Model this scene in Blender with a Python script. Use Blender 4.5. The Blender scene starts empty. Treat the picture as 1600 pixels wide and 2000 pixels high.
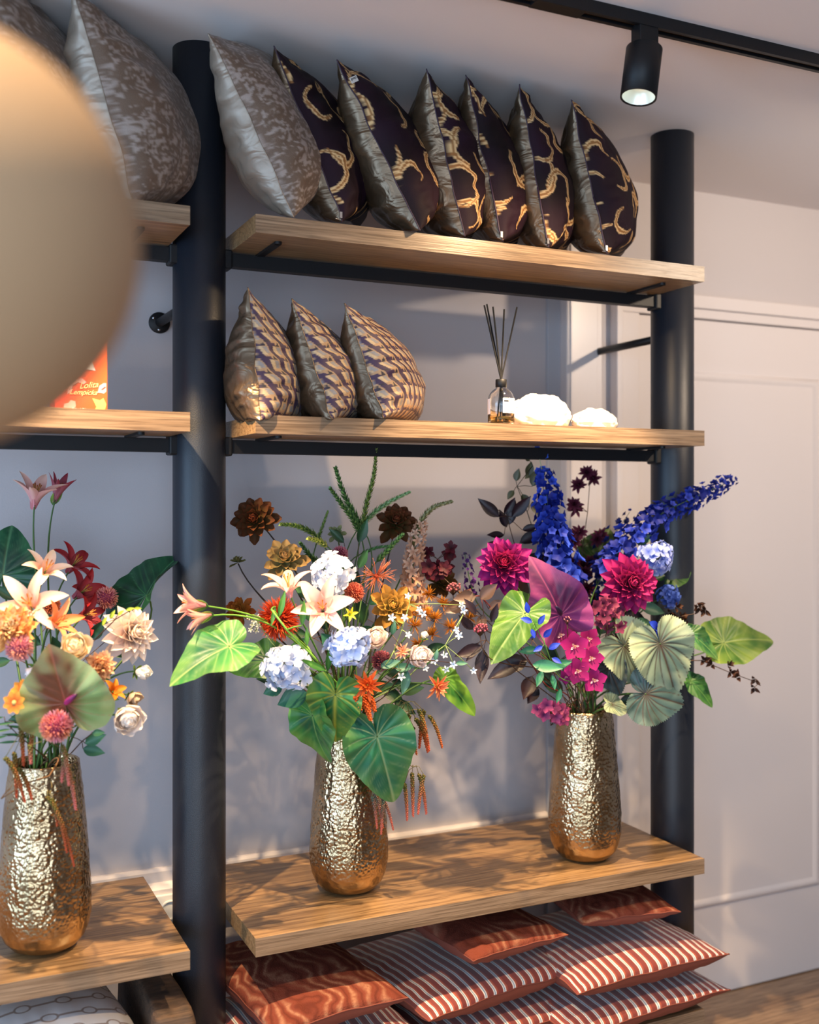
import bpy, math, random
import numpy as np
from mathutils import Vector, Matrix, noise
sc = bpy.context.scene
COL = sc.collection
PI = math.pi
# ------------------------------------------------------------------ camera, light, exposure
EZ = 1.65                      # eye height
FPX = 2093.0
YAW = math.radians(25.1)
CF = Vector((math.sin(YAW), math.cos(YAW), 0))     # view direction
CR = Vector((math.cos(YAW), -math.sin(YAW), 0))    # right
HY = 980.0                     # horizon row
cam_d = bpy.data.cameras.new('camera'); cam = bpy.data.objects.new('camera', cam_d); COL.objects.link(cam)
cam_d.sensor_fit = 'VERTICAL'; cam_d.sensor_height = 36.0; cam_d.lens = FPX/2000*36.0
cam_d.shift_y = -(1000-HY)/2000.0
cam.location = (0, 0, EZ); cam.rotation_euler = (PI/2, 0, -YAW)
cam_d.clip_start = 0.05
cam_d.dof.use_dof = True; cam_d.dof.focus_distance = 2.5; cam_d.dof.aperture_fstop = 1.9
sc.camera = cam
sc.view_settings.view_transform = 'Standard'; sc.view_settings.look = 'None'
sc.view_settings.gamma = 1.0; sc.view_settings.use_curve_mapping = False
sc.view_settings.exposure = 1.0
w = bpy.data.worlds.new('world'); sc.world = w; w.use_nodes = True
w.node_tree.nodes['Background'].inputs[0].default_value = (0.75, 0.82, 1.0, 1)
w.node_tree.nodes['Background'].inputs[1].default_value = 0.35

def area(name, loc, target, sx, sy, power, color):
    d = bpy.data.lights.new(name, 'AREA'); d.shape = 'RECTANGLE'; d.size = sx; d.size_y = sy
    d.energy = power; d.color = color
    o = bpy.data.objects.new(name, d); COL.objects.link(o); o.location = loc
    o.rotation_euler = (Vector(target)-Vector(loc)).to_track_quat('-Z', 'Y').to_euler()
    return o
def spot(name, loc, target, power, color, deg=70, blend=0.5, r=0.02):
    d = bpy.data.lights.new(name, 'SPOT'); d.energy = power; d.color = color
    d.spot_size = math.radians(deg); d.spot_blend = blend; d.shadow_soft_size = r
    o = bpy.data.objects.new(name, d); COL.objects.link(o); o.location = loc
    o.rotation_euler = (Vector(target)-Vector(loc)).to_track_quat('-Z', 'Y').to_euler()
    return o
COOL = (0.57, 0.77, 1.0); WARM = (1.0, 0.70, 0.40)
area('daylight_shop_window', (-1.6, -2.55, 1.25), (0.9, 2.5, 2.0), 3.4, 2.0, 68, COOL)
area('daylight_side_window', (-2.95, 0.9, 1.3), (1.0, 2.3, 1.2), 1.8, 2.0, 44, (0.42, 0.68, 1.0))
# second row of track lamps, nearer the shop window (above the frame)
spot('track_light_beam', (0.45, 0.80, EZ+0.93), (0.30, 2.28, EZ-0.85), 26, WARM, 44, 0.7, .03)
spot('track_light_beam', (1.15, 0.80, EZ+0.93), (1.05, 2.26, EZ-0.92), 30, WARM, 42, 0.7, .03)
spot('track_light_beam', (1.75, 0.85, EZ+0.93), (1.66, 2.26, EZ-0.92), 28, WARM, 42, 0.7, .03)
spot('track_light_beam', (2.75, 1.00, EZ+0.90), (2.62, 2.83, EZ+0.15), 62, (1.0, 0.78, 0.57), 105, 0.9, .04)
# lamps on the visible track
spot('track_light_beam', (0.115, 1.87, EZ+0.81), (0.55, 2.10, EZ-0.94), 105, WARM, 74, 0.35, .014)
spot('track_light_beam', (1.397, 1.851, EZ+0.815), (1.30, 2.12, EZ-0.94), 95, WARM, 74, 0.35, .014)
spot('track_light_spill', (1.397, 1.851, EZ+0.815), (1.25, 2.12, EZ+0.1), 17, WARM, 140, 0.8, .022)
# lamp over the globe in the foreground
spot('track_light_beam', (-0.16, 0.56, EZ+0.93), (-0.02, 0.66, EZ+0.1), 34, (1.0, 0.80, 0.5), 60, 0.6)

def P(px, py, Y):
    xc = (px-800.0)/FPX
    dr = CF + CR*xc
    d = Y/dr.y
    p = dr*d; p.z = EZ + (HY-py)*d/FPX
    return p
def depth_of(p): return p.x*CF.x + p.y*CF.y
def F(a, b, c): return (CR*a + Vector((0, 0, b)) - CF*c).normalized()

# ------------------------------------------------------------------ helpers
def C(h):
    h = h.lstrip('#'); v = [int(h[i:i+2], 16)/255 for i in (0, 2, 4)]
    return tuple((x/12.92 if x <= .04045 else ((x+.055)/1.055)**2.4) for x in v)
def mixc(a, b, t): return tuple(a[i]*(1-t)+b[i]*t for i in range(3))
class MB:
    def __init__(s): s.v = []; s.f = []; s.c = []; s.uv = None
    def add(s, vs, fs, cs=None):
        o = len(s.v); s.v.extend([tuple(x) for x in vs]); s.f.extend([tuple(i+o for i in f) for f in fs])
        if cs is None: cs = [(1, 1, 1)]*len(vs)
        s.c.extend(cs)
    def grid(s, pts, nu, nv, cs=None, closed=False):   # pts row-major nu rows of nv
        fs = []
        for i in range(nu-1):
            for j in range(nv-1 if not closed else nv):
                k = (j+1) % nv
                fs.append((i*nv+j, i*nv+k, (i+1)*nv+k, (i+1)*nv+j))
        s.add(pts, fs, cs)
    def box(s, c, h, col=(1, 1, 1), M=None):
        vs = [Vector((x*h[0], y*h[1], z*h[2])) for x in (-1, 1) for y in (-1, 1) for z in (-1, 1)]
        if M is not None: vs = [M @ v for v in vs]
        vs = [v+Vector(c) for v in vs]
        s.add(vs, [(0, 1, 3, 2), (4, 6, 7, 5), (0, 4, 5, 1), (2, 3, 7, 6), (0, 2, 6, 4), (1, 5, 7, 3)], [col]*8)
    def tube(s, pts, r, n=8, cols=None, cap=True):
        pts = [Vector(p) for p in pts]; m = len(pts)
        if not isinstance(r, (list, tuple)): r = [r]*m
        t0 = (pts[1]-pts[0]).normalized()
        a = t0.orthogonal().normalized(); vs = []; cs = []
        for i, p in enumerate(pts):
            t = (pts[min(i+1, m-1)]-pts[max(i-1, 0)]).normalized()
            a = (a - t*a.dot(t)).normalized(); b = t.cross(a)
            for k in range(n):
                th = 2*PI*k/n
                vs.append(p + (a*math.cos(th)+b*math.sin(th))*r[i])
                cs.append(cols[i] if cols and isinstance(cols[0], (tuple, list)) else (cols or (1, 1, 1)))
        fs = [(i*n+k, i*n+(k+1) % n, (i+1)*n+(k+1) % n, (i+1)*n+k) for i in range(m-1) for k in range(n)]
        if cap: fs += [tuple(reversed(range(n))), tuple(range((m-1)*n, m*n))]
        s.add(vs, fs, cs)
    def lathe(s, base, prof, n=64, col=(1, 1, 1), axis=None):
        base = Vector(base); M = axis.to_track_quat('Z', 'Y').to_matrix() if axis is not None else None
        vs = []
        for r, z in prof:
            for k in range(n):
                th = 2*PI*k/n; v = Vector((r*math.cos(th), r*math.sin(th), z))
                vs.append(base + (M @ v if M else v))
        s.grid(vs, len(prof), n, [col]*len(vs), closed=True)
def root_of(o):
    while o.parent: o = o.parent
    return o
def obj(name, mb, mat, parent=None, smooth=True, bevel=0, origin=None):
    me = bpy.data.meshes.new(name)
    if parent is not None: og = Vector(root_of(parent).location)
    elif origin is not None: og = Vector(origin)
    else: og = Vector((0, 0, 0))
    V = np.array(mb.v, dtype=np.float64).reshape(-1, 3) - np.array(og)
    me.from_pydata(V.tolist(), [], mb.f)
    a = me.color_attributes.new('col', 'FLOAT_COLOR', 'POINT')
    cc = np.ones((len(mb.v), 4), dtype=np.float32); cc[:, :3] = np.array(mb.c, dtype=np.float32).reshape(-1, 3)
    a.data.foreach_set('color', cc.ravel())
    if mb.uv is not None:
        uvl = me.uv_layers.new(name='UVMap'); li = np.zeros(len(me.loops), dtype=np.int32)
        me.loops.foreach_get('vertex_index', li)
        uvl.data.foreach_set('uv', np.array(mb.uv, dtype=np.float32)[li].ravel())
    me.materials.append(mat)
    if smooth: me.polygons.foreach_set('use_smooth', [True]*len(me.polygons))
    me.update()
    o = bpy.data.objects.new(name, me); COL.objects.link(o)
    if parent is not None: o.parent = parent
    else: o.location = og
    if bevel:
        m = o.modifiers.new('bevel', 'BEVEL'); m.width = bevel; m.segments = 2; m.limit_method = 'ANGLE'
    return o
def tag(o, label, cat, group=None):
    o['label'] = label; o['category'] = cat
    if group: o['group'] = group
    return o
def thing(name, label, cat, loc, group=None):
    o = bpy.data.objects.new(name, None); COL.objects.link(o); o.location = loc
    o.empty_display_size = 0.05
    return tag(o, label, cat, group)
def struct(name, mb, mat, parent=None, smooth=False, bevel=0):
    o = obj(name, mb, mat, parent, smooth, bevel)
    if parent is None: o['kind'] = 'structure'
    return o

# ------------------------------------------------------------------ materials
def newmat(name):
    m = bpy.data.materials.new(name); m.use_nodes = True
    nt = m.node_tree; return m, nt, nt.nodes['Principled BSDF']
def N(nt, t, **kw):
    n = nt.nodes.new(t)
    for k, v in kw.items(): setattr(n, k, v)
    return n
def plain(name, col, rough=0.5, metal=0.0, bump=None, bscale=100, spec=0.5, sheen=0, coat=0, var=0):
    m, nt, b = newmat(name)
    b.inputs['Base Color'].default_value = (*col, 1); b.inputs['Roughness'].default_value = rough
    b.inputs['Metallic'].default_value = metal; b.inputs['Specular IOR Level'].default_value = spec
    b.inputs['Sheen Weight'].default_value = sheen; b.inputs['Coat Weight'].default_value = coat
    tc = N(nt, 'ShaderNodeTexCoord'); nz = N(nt, 'ShaderNodeTexNoise'); nz.inputs['Scale'].default_value = bscale
    nz.inputs['Detail'].default_value = 4
    nt.links.new(tc.outputs['Object'], nz.inputs['Vector'])
    if var:
        mx = N(nt, 'ShaderNodeMixRGB', blend_type='MULTIPLY'); mx.inputs[0].default_value = var
        mx.inputs[1].default_value = (*col, 1); nt.links.new(nz.outputs['Color'], mx.inputs[2])
        nt.links.new(mx.outputs[0], b.inputs['Base Color'])
    if bump:
        bp = N(nt, 'ShaderNodeBump'); bp.inputs['Strength'].default_value = bump; bp.inputs['Distance'].default_value = 0.002
        nt.links.new(nz.outputs['Fac'], bp.inputs['Height']); nt.links.new(bp.outputs[0], b.inputs['Normal'])
    return m
def attrmat(name, rough=0.5, trans=0.0, sheen=0, bump=0, bscale=300, spec=0.5, metal=0.0, hfac=0):
    m, nt, b = newmat(name)
    at = N(nt, 'ShaderNodeAttribute', attribute_name='col')
    nt.links.new(at.outputs['Color'], b.inputs['Base Color'])
    b.inputs['Roughness'].default_value = rough; b.inputs['Sheen Weight'].default_value = sheen
    b.inputs['Specular IOR Level'].default_value = spec; b.inputs['Metallic'].default_value = metal
    if bump:
        tc = N(nt, 'ShaderNodeTexCoord'); nz = N(nt, 'ShaderNodeTexNoise'); nz.inputs['Scale'].default_value = bscale
        nt.links.new(tc.outputs['Object'], nz.inputs['Vector'])
        bp = N(nt, 'ShaderNodeBump'); bp.inputs['Strength'].default_value = bump; bp.inputs['Distance'].default_value = 0.002
        nt.links.new(nz.outputs['Fac'], bp.inputs['Height']); nt.links.new(bp.outputs[0], b.inputs['Normal'])
    if trans:
        out = nt.nodes['Material Output']; tr = N(nt, 'ShaderNodeBsdfTranslucent'); mx = N(nt, 'ShaderNodeMixShader')
        mx.inputs[0].default_value = trans
        nt.links.new(at.outputs['Color'], tr.inputs['Color'])
        nt.links.new(b.outputs[0], mx.inputs[1]); nt.links.new(tr.outputs[0], mx.inputs[2])
        nt.links.new(mx.outputs[0], out.inputs['Surface'])
    return m
def wood(name, c_lo, c_hi, scale=(1.0, 30, 80), rough=0.34, seed=0.0, bump=0.25):
    m, nt, b = newmat(name)
    tc = N(nt, 'ShaderNodeTexCoord'); mp = N(nt, 'ShaderNodeMapping'); mp.inputs['Scale'].default_value = scale
    mp.inputs['Location'].default_value = (seed, seed*2, seed*3)
    nt.links.new(tc.outputs['Object'], mp.inputs['Vector'])
    n1 = N(nt, 'ShaderNodeTexNoise'); n1.inputs['Scale'].default_value = 1.6; n1.inputs['Detail'].default_value = 8
    n1.inputs['Roughness'].default_value = 0.62; n1.inputs['Distortion'].default_value = 0.6
    nt.links.new(mp.outputs[0], n1.inputs['Vector'])
    mp2 = N(nt, 'ShaderNodeMapping'); mp2.inputs['Scale'].default_value = (9, 150, 420)
    nt.links.new(tc.outputs['Object'], mp2.inputs['Vector'])
    n2 = N(nt, 'ShaderNodeTexNoise'); n2.inputs['Scale'].default_value = 1.0; n2.inputs['Detail'].default_value = 3
    nt.links.new(mp2.outputs[0], n2.inputs['Vector'])
    # cathedral figure
    mp3 = N(nt, 'ShaderNodeMapping'); mp3.inputs['Scale'].default_value = (0.9, 5.5, 12)
    nt.links.new(tc.outputs['Object'], mp3.inputs['Vector'])
    wv = N(nt, 'ShaderNodeTexWave', wave_type='RINGS'); wv.inputs['Scale'].default_value = 2.6
    wv.inputs['Distortion'].default_value = 6; wv.inputs['Detail'].default_value = 3; wv.inputs['Detail Scale'].default_value = 0.8
    nt.links.new(mp3.outputs[0], wv.inputs['Vector'])
    r1 = N(nt, 'ShaderNodeValToRGB'); r1.color_ramp.elements[0].position = 0.32; r1.color_ramp.elements[1].position = 0.68
    r1.color_ramp.elements[0].color = (*c_lo, 1); r1.color_ramp.elements[1].color = (*c_hi, 1)
    nt.links.new(n1.outputs['Fac'], r1.inputs[0])
    r2 = N(nt, 'ShaderNodeValToRGB'); r2.color_ramp.elements[0].position = 0.36; r2.color_ramp.elements[1].position = 0.52
    r2.color_ramp.elements[0].color = (0.45, 0.42, 0.4, 1); r2.color_ramp.elements[1].color = (1, 1, 1, 1)
    nt.links.new(n2.outputs['Fac'], r2.inputs[0])
    r3 = N(nt, 'ShaderNodeValToRGB'); r3.color_ramp.elements[0].position = 0.0; r3.color_ramp.elements[1].position = 0.35
    r3.color_ramp.elements[0].color = (0.72, 0.68, 0.64, 1); r3.color_ramp.elements[1].color = (1, 1, 1, 1)
    nt.links.new(wv.outputs['Fac'], r3.inputs[0])
    m1 = N(nt, 'ShaderNodeMixRGB', blend_type='MULTIPLY'); m1.inputs[0].default_value = 0.75
    m2 = N(nt, 'ShaderNodeMixRGB', blend_type='MULTIPLY'); m2.inputs[0].default_value = 0.8
    nt.links.new(r1.outputs[0], m1.inputs[1]); nt.links.new(r2.outputs[0], m1.inputs[2])
    nt.links.new(m1.outputs[0], m2.inputs[1]); nt.links.new(r3.outputs[0], m2.inputs[2])
    nt.links.new(m2.outputs[0], b.inputs['Base Color']); b.inputs['Roughness'].default_value = rough
    bp = N(nt, 'ShaderNodeBump'); bp.inputs['Strength'].default_value = bump; bp.inputs['Distance'].default_value = 0.001
    nt.links.new(n2.outputs['Fac'], bp.inputs['Height']); nt.links.new(bp.outputs[0], b.inputs['Normal'])
    return m
M = {}
M['wall'] = plain('wall_paint', (0.49, 0.455, 0.46), 0.75, bump=0.12, bscale=260)
M['ceil'] = plain('ceiling_paint', (0.82, 0.76, 0.74), 0.85, bump=0.1, bscale=200)
M['trim'] = plain('gloss_trim_paint', (0.66, 0.61, 0.60), 0.28, bump=0.03, bscale=60)
M['trimgrey'] = plain('grey_trim_paint', (0.42, 0.43, 0.47), 0.35, bump=0.03, bscale=60)
M['reed'] = plain('black_reed', (0.008, 0.008, 0.009), 0.8, spec=.2)
M['black'] = plain('matt_black_metal', (0.006, 0.006, 0.007), 0.5, spec=.35)
M['tube'] = plain('black_painted_card_tube', (0.009, 0.012, 0.019), 0.42, bump=0.2, bscale=500)
M['wood'] = wood('oak_laminate', (0.225, 0.130, 0.060), (0.355, 0.218, 0.100))
M['band'] = wood('oak_edge_band', (0.19, 0.125, 0.075), (0.33, 0.225, 0.14), scale=(2.0, 30, 90), bump=.4)
M['floor'] = wood('oak_floor', (0.24, 0.15, 0.09), (0.40, 0.27, 0.17), scale=(1, 12, 12))
M['rustic'] = wood('rough_dark_wood', (0.03, 0.017, 0.01), (0.10, 0.055, 0.03), rough=0.75, bump=0.9)
M['chrome'] = plain('steel_screw', (0.6, 0.6, 0.62), 0.25, 1.0)
M['white'] = plain('white_plastic', (0.75, 0.74, 0.70), 0.4)
M['copper'] = plain('copper_conductor', (0.55, 0.22, 0.08), 0.35, 0.9)
M['petal'] = attrmat('petal_silk', 0.6, trans=0.22, spec=0.25)
M['leaf'] = attrmat('leaf_silk', 0.42, trans=0.10, spec=0.4, bump=0.15, bscale=120)
M['stem'] = attrmat('stem_plastic', 0.5, spec=0.4)
M['velvet'] = attrmat('embroidered_velvet', 0.75, sheen=0.0, bump=0.25, bscale=900, spec=0.25)
M['weave'] = attrmat('woven_jacquard', 0.5, sheen=0.1, bump=0.35, bscale=1200, spec=0.5)
M['print'] = attrmat('printed_paper', 0.45)
def satin(name, col, rough=0.3, metal=0.35, bs=14):
    m, nt, b = newmat(name)
    b.inputs['Base Color'].default_value = (*col, 1); b.inputs['Roughness'].default_value = rough
    b.inputs['Metallic'].default_value = metal; b.inputs['Anisotropic'].default_value = 0.4
    tc = N(nt, 'ShaderNodeTexCoord'); mp = N(nt, 'ShaderNodeMapping'); mp.inputs['Scale'].default_value = (1, 1, 1.7)
    mp.inputs['Rotation'].default_value = (0.3, 0.5, 0.2)
    nz = N(nt, 'ShaderNodeTexNoise'); nz.inputs['Scale'].default_value = bs; nz.inputs['Detail'].default_value = 2.5
    nz.inputs['Distortion'].default_value = 1.2
    nt.links.new(tc.outputs['Object'], mp.inputs[0]); nt.links.new(mp.outputs[0], nz.inputs['Vector'])
    bp = N(nt, 'ShaderNodeBump'); bp.inputs['Strength'].default_value = 0.55; bp.inputs['Distance'].default_value = 0.012
    nt.links.new(nz.outputs['Fac'], bp.inputs['Height']); nt.links.new(bp.outputs[0], b.inputs['Normal'])
    return m
M['satin'] = satin('bronze_satin', (0.135, 0.088, 0.052), .33, .65)
M['satinlight'] = satin('champagne_satin', (0.30, 0.235, 0.18), 0.44, 0.35, 11)
def hammered():
    m, nt, b = newmat('hammered_gold_metal')
    b.inputs['Metallic'].default_value = 1.0; b.inputs['Roughness'].default_value = 0.24
    tc = N(nt, 'ShaderNodeTexCoord'); nz = N(nt, 'ShaderNodeTexNoise'); nz.inputs['Scale'].default_value = 9
    nt.links.new(tc.outputs['Object'], nz.inputs['Vector'])
    rp = N(nt, 'ShaderNodeValToRGB'); rp.color_ramp.elements[0].color = (0.36, 0.235, 0.12, 1); rp.color_ramp.elements[1].color = (0.60, 0.43, 0.25, 1)
    rp.color_ramp.elements[0].position = .35; rp.color_ramp.elements[1].position = .65
    nt.links.new(nz.outputs['Fac'], rp.inputs[0]); nt.links.new(rp.outputs[0], b.inputs['Base Color'])
    vo = N(nt, 'ShaderNodeTexVoronoi'); vo.inputs['Scale'].default_value = 125; vo.feature = 'SMOOTH_F1'; vo.inputs['Smoothness'].default_value = .4
    n2 = N(nt, 'ShaderNodeTexNoise'); n2.inputs['Scale'].default_value = 40; n2.inputs['Detail'].default_value = 3
    nt.links.new(tc.outputs['Object'], vo.inputs['Vector']); nt.links.new(tc.outputs['Object'], n2.inputs['Vector'])
    ad = N(nt, 'ShaderNodeMath', operation='MULTIPLY'); nt.links.new(vo.outputs['Distance'], ad.inputs[0]); nt.links.new(n2.outputs['Fac'], ad.inputs[1])
    at = N(nt, 'ShaderNodeAttribute', attribute_name='col')      # r: how rough the casting is here
    sm = N(nt, 'ShaderNodeSeparateColor'); nt.links.new(at.outputs['Color'], sm.inputs[0])
    mu = N(nt, 'ShaderNodeMath', operation='MULTIPLY'); nt.links.new(ad.outputs[0], mu.inputs[0]); nt.links.new(sm.outputs[0], mu.inputs[1])
    bp = N(nt, 'ShaderNodeBump'); bp.inputs['Strength'].default_value = 1.0; bp.inputs['Distance'].default_value = 0.0042
    bp.invert = True
    nt.links.new(mu.outputs[0], bp.inputs['Height']); nt.links.new(bp.outputs[0], b.inputs['Normal'])
    return m
M['gold'] = hammered()

# ------------------------------------------------------------------ room
CZ = EZ+1.035            # ceiling
YB = 2.83                # back wall
def slab(x0, x1, y0, y1, z0, z1):
    mb = MB(); mb.box(((x0+x1)/2, (y0+y1)/2, (z0+z1)/2), ((x1-x0)/2, (y1-y0)/2, (z1-z0)/2)); return mb
struct('floor', slab(-3.1, 4.6, -2.7, 2.95, -0.06, 0.0), M['floor'])
struct('ceiling', slab(-3.1, 4.6, -2.7, 2.95, CZ, CZ+0.08), M['ceil'])
struct('wall_back', slab(-3.1, 4.6, YB, YB+0.1, 0, CZ), M['wall'])
struct('wall_right', slab(4.5, 4.6, -2.6, YB, 0, CZ), M['wall'])
mb = slab(-3.1, -3.0, -2.6, -0.1, 0, CZ)
for a in ((-3.1, -3.0, 1.9, YB, 0, CZ), (-3.1, -3.0, -0.1, 1.9, 0, 0.2), (-3.1, -3.0, -0.1, 1.9, 2.4, CZ)):
    t = slab(*a); mb.add(t.v, t.f)
struct('wall_left', mb, M['wall'])
mb = slab(-3.0, 4.5, -2.7, -2.6, 0, 0.2)
for a in ((-3.0, 4.5, -2.7, -2.6, 2.35, CZ), (0.2, 4.5, -2.7, -2.6, 0.2, 2.35)):
    t = slab(*a); mb.add(t.v, t.f)
struct('wall_front', mb, M['wall'])
# profiled rail along the bottom of the back wall (cable duct with a moulded top)
mb = MB()
pr = [(0, 0.690), (-0.010, 0.690), (-0.014, 0.682), (-0.014, 0.655), (-0.024, 0.650), (-0.030, 0.640), (-0.030, 0.560), (0, 0.560)]
x0, x1 = -2.9, P(1066, 1500, YB).x
vs = [Vector((x, YB+a, b)) for x in (x0, x1) for a, b in pr]
mb.grid(vs, 2, len(pr))
struct('trim_1', mb, M['trim'])
# casings, left to right
def xw(px, Y=YB): return P(px, 0, Y).x
mb = slab(xw(1066), xw(1091), YB-0.012, YB, 0, CZ-0.30); struct('trim_2', mb, M['trimgrey'], bevel=0.002)
XA, XB = xw(1091), xw(1160)
mb = slab(XA, XB, YB-0.045, YB, 0, CZ); 
t = slab(XA+0.012, XB-0.02, YB-0.050, YB-0.045, 0, CZ); mb.add(t.v, t.f)
struct('trim_3', mb, M['trim'], bevel=0.002)
XD0 = xw(1241); XD1 = XD0+0.93; ZD = EZ+0.603
mb = MB()
for (xa, xb, za, zb, t) in ((XD0-0.075, XD0-0.004, 0, ZD+0.004, 0.028), (XD1+0.004, XD1+0.075, 0, ZD+0.004, 0.028),
                            (XD0-0.075, XD1+0.075, ZD+0.004, ZD+0.035, 0.028), (XD0-0.10, XD1+0.10, ZD+0.035, ZD+0.078, 0.040)):
    s_ = slab(xa, xb, YB-t, YB, za, zb); mb.add(s_.v, s_.f)
for (xa, xb) in ((XD0-0.100, XD0-0.076), (XD1+0.076, XD1+0.100)):
    s_ = slab(xa, xb, YB-0.040, YB, 0, ZD+0.035); mb.add(s_.v, s_.f)
struct('trim_4', mb, M['trim'], bevel=0.003)
door = MB()
s_ = slab(XD0, XD1, YB-0.018, YB-0.002, 0.004, ZD); door.add(s_.v, s_.f)
door_o = struct('door_1', door, M['trim'], bevel=0.0015)
def moulding(x0, x1, z0, z1, y):
    mb = MB(); prof = [(0, 0), (0.004, -0.006), (0.012, -0.010), (0.020, -0.008), (0.026, -0.002), (0.030, 0.0)]
    corners = [(x0, z0, 1, 1), (x1, z0, -1, 1), (x1, z1, -1, -1), (x0, z1, 1, -1)]
    vs = []
    for cx, cz, sx, sz in corners + corners[:1]:
        for u, h in prof: vs.append(Vector((cx+sx*u, y+h, cz+sz*u)))
    mb.grid(vs, 5, len(prof)); return mb
XM1 = xw(1592); 
obj('door_panel_moulding', moulding(XD0+0.13, XM1, 0.30, EZ+0.43, YB-0.018), M['trim'], door_o, smooth=True)
# skirting left part below the duct
mb = slab(-2.9, XA, YB-0.012, YB, 0, 0.09); struct('baseboard_back', mb, M['trim'], bevel=0.002)

# ------------------------------------------------------------------ shelving
YF, COLY, CRAD = 2.224, 2.431, 0.060
for X, lab in ((0.606, 'round matt black floor-to-ceiling post between the two shelf bays'), (1.960, 'round matt black floor-to-ceiling post beside the panelled door')):
    mb = MB(); mb.lathe((X, COLY, 0), [(0, 0.001), (CRAD, 0.001), (CRAD, 0.8), (CRAD, 1.7), (CRAD, CZ-0.001), (0, CZ-0.001)], 72)
    tag(obj('shelving_post', mb, M['tube'], origin=(X, COLY, 0), smooth=True, bevel=0), lab, 'post', 'black shelving posts')
TH = 0.040
def shelf(x0, x1, ztop, dep, label):
    c = ((x0+x1)/2, YF+dep/2, ztop-TH/2)
    t = thing('shelf_board', label, 'shelf', (c[0], c[1], ztop-TH), 'oak shelf boards')
    mb = MB(); mb.box((c[0], c[1]+.0006, c[2]), ((x1-x0)/2, dep/2-.0006, TH/2)); obj('panel', mb, M['wood'], t, smooth=False, bevel=0.001)
    mb = MB(); mb.box((c[0], YF+.0006, c[2]), ((x1-x0)/2, .0006, TH/2)); obj('edge_band', mb, M['band'], t, smooth=False)
ZT, ZM, ZB, ZL = EZ+0.6187, EZ+0.187, EZ-0.9385, EZ-1.335
XL0, XL1, XR0, XR1 = -0.72, 0.535, 0.677, 1.899
shelf(XL0, XL1, ZT, 0.30, 'top oak shelf of the left bay carrying the plush taupe cushions')
shelf(XL0, XL1, ZM, 0.30, 'middle oak shelf of the left bay carrying the red box')
shelf(XL0, XL1, ZB, 0.49, 'deep oak shelf of the left bay under the peach and white bouquet')
shelf(XL0, XL1, ZL, 0.49, 'lowest oak board of the left bay under the white patterned cushion')
shelf(XR0, XR1, ZT, 0.30, 'top oak shelf of the right bay under the row of gold-swirl cushions')
shelf(XR0, XR1, ZM, 0.30, 'middle oak shelf of the right bay carrying the reed diffuser')
shelf(XR0, XR1, ZB, 0.49, 'deep oak shelf of the right bay under two gold vases')
shelf(XR0, XR1, ZL, 0.49, 'lowest oak board of the right bay under the rust cushions')
def crossbar(x0, x1, zc, shelf_x0, shelf_x1, label):
    t = thing('steel_crossbar', label, 'crossbar', ((x0+x1)/2, COLY, zc-0.015), 'black steel crossbars')
    mb = MB(); mb.box(((x0+x1)/2, COLY, zc), ((x1-x0)/2, 0.014, 0.0155)); obj('bar', mb, M['black'], t, smooth=False, bevel=0.001)
    for xx in (x0+0.004, x1-0.004):
        mb = MB(); mb.box((xx, COLY, zc), (0.012, 0.022, 0.022)); obj('end_clamp', mb, M['black'], t, smooth=False, bevel=0.004)
    for xx in (shelf_x0+0.07, shelf_x1-0.09):
        mb = MB(); zz = zc+0.018
        mb.box((xx, (COLY+YF+0.06)/2, zz-0.001), (0.008, (COLY-YF-0.06)/2, 0.0035)); 
        mb.lathe((xx, YF+0.06, zz-0.0045), [(0, 0), (0.008, 0), (0.008, 0.007), (0, 0.007)], 16)
        obj('shelf_bracket', mb, M['black'], t, smooth=False)
for zt, nm in ((ZT, 'top'), (ZM, 'middle')):
    zc = zt-TH-0.0195
    crossbar(-0.70, 0.606-CRAD+0.003, zc, XL0, XL1, 'black square steel bar under the %s shelf of the left bay' % nm)
    crossbar(0.606+CRAD-0.003, 1.96-CRAD+0.003, zc, XR0, XR1, 'black square steel bar under the %s shelf of the right bay' % nm)
for X, lab in ((0.606, 'black round strut with screwed flange fixing the left post to the wall'), (1.96, 'black strut fixing the right post to the wall beside the door')):
    za = EZ+0.470
    xe = X if X > 1 else P(311, 633, YB).x
    t = thing('wall_strut', lab, 'strut', (xe, YB, za), 'black wall struts')
    mb = MB(); mb.tube([(X, COLY+CRAD-0.004, za), (xe, YB-0.006, za)], 0.0115, 16); obj('rod', mb, M['black'], t)
    mb = MB(); mb.lathe((xe, YB-0.0005, za), [(0, 0), (0.028, 0), (0.028, 0.004), (0.026, 0.006), (0, 0.006)], 32, axis=Vector((0, -1, 0)))
    fl = obj('flange', mb, M['black'], t)
    for an in (25, 145, 265):
        a = math.radians(an); mb = MB(); mb.lathe((xe+0.019*math.cos(a), YB-0.006, za+0.019*math.sin(a)), [(0.0035, 0), (0.0033, 0.0015), (0, 0.002)], 12, axis=Vector((0, -1, 0)))
        obj('screw', mb, M['chrome'], fl)
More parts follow.
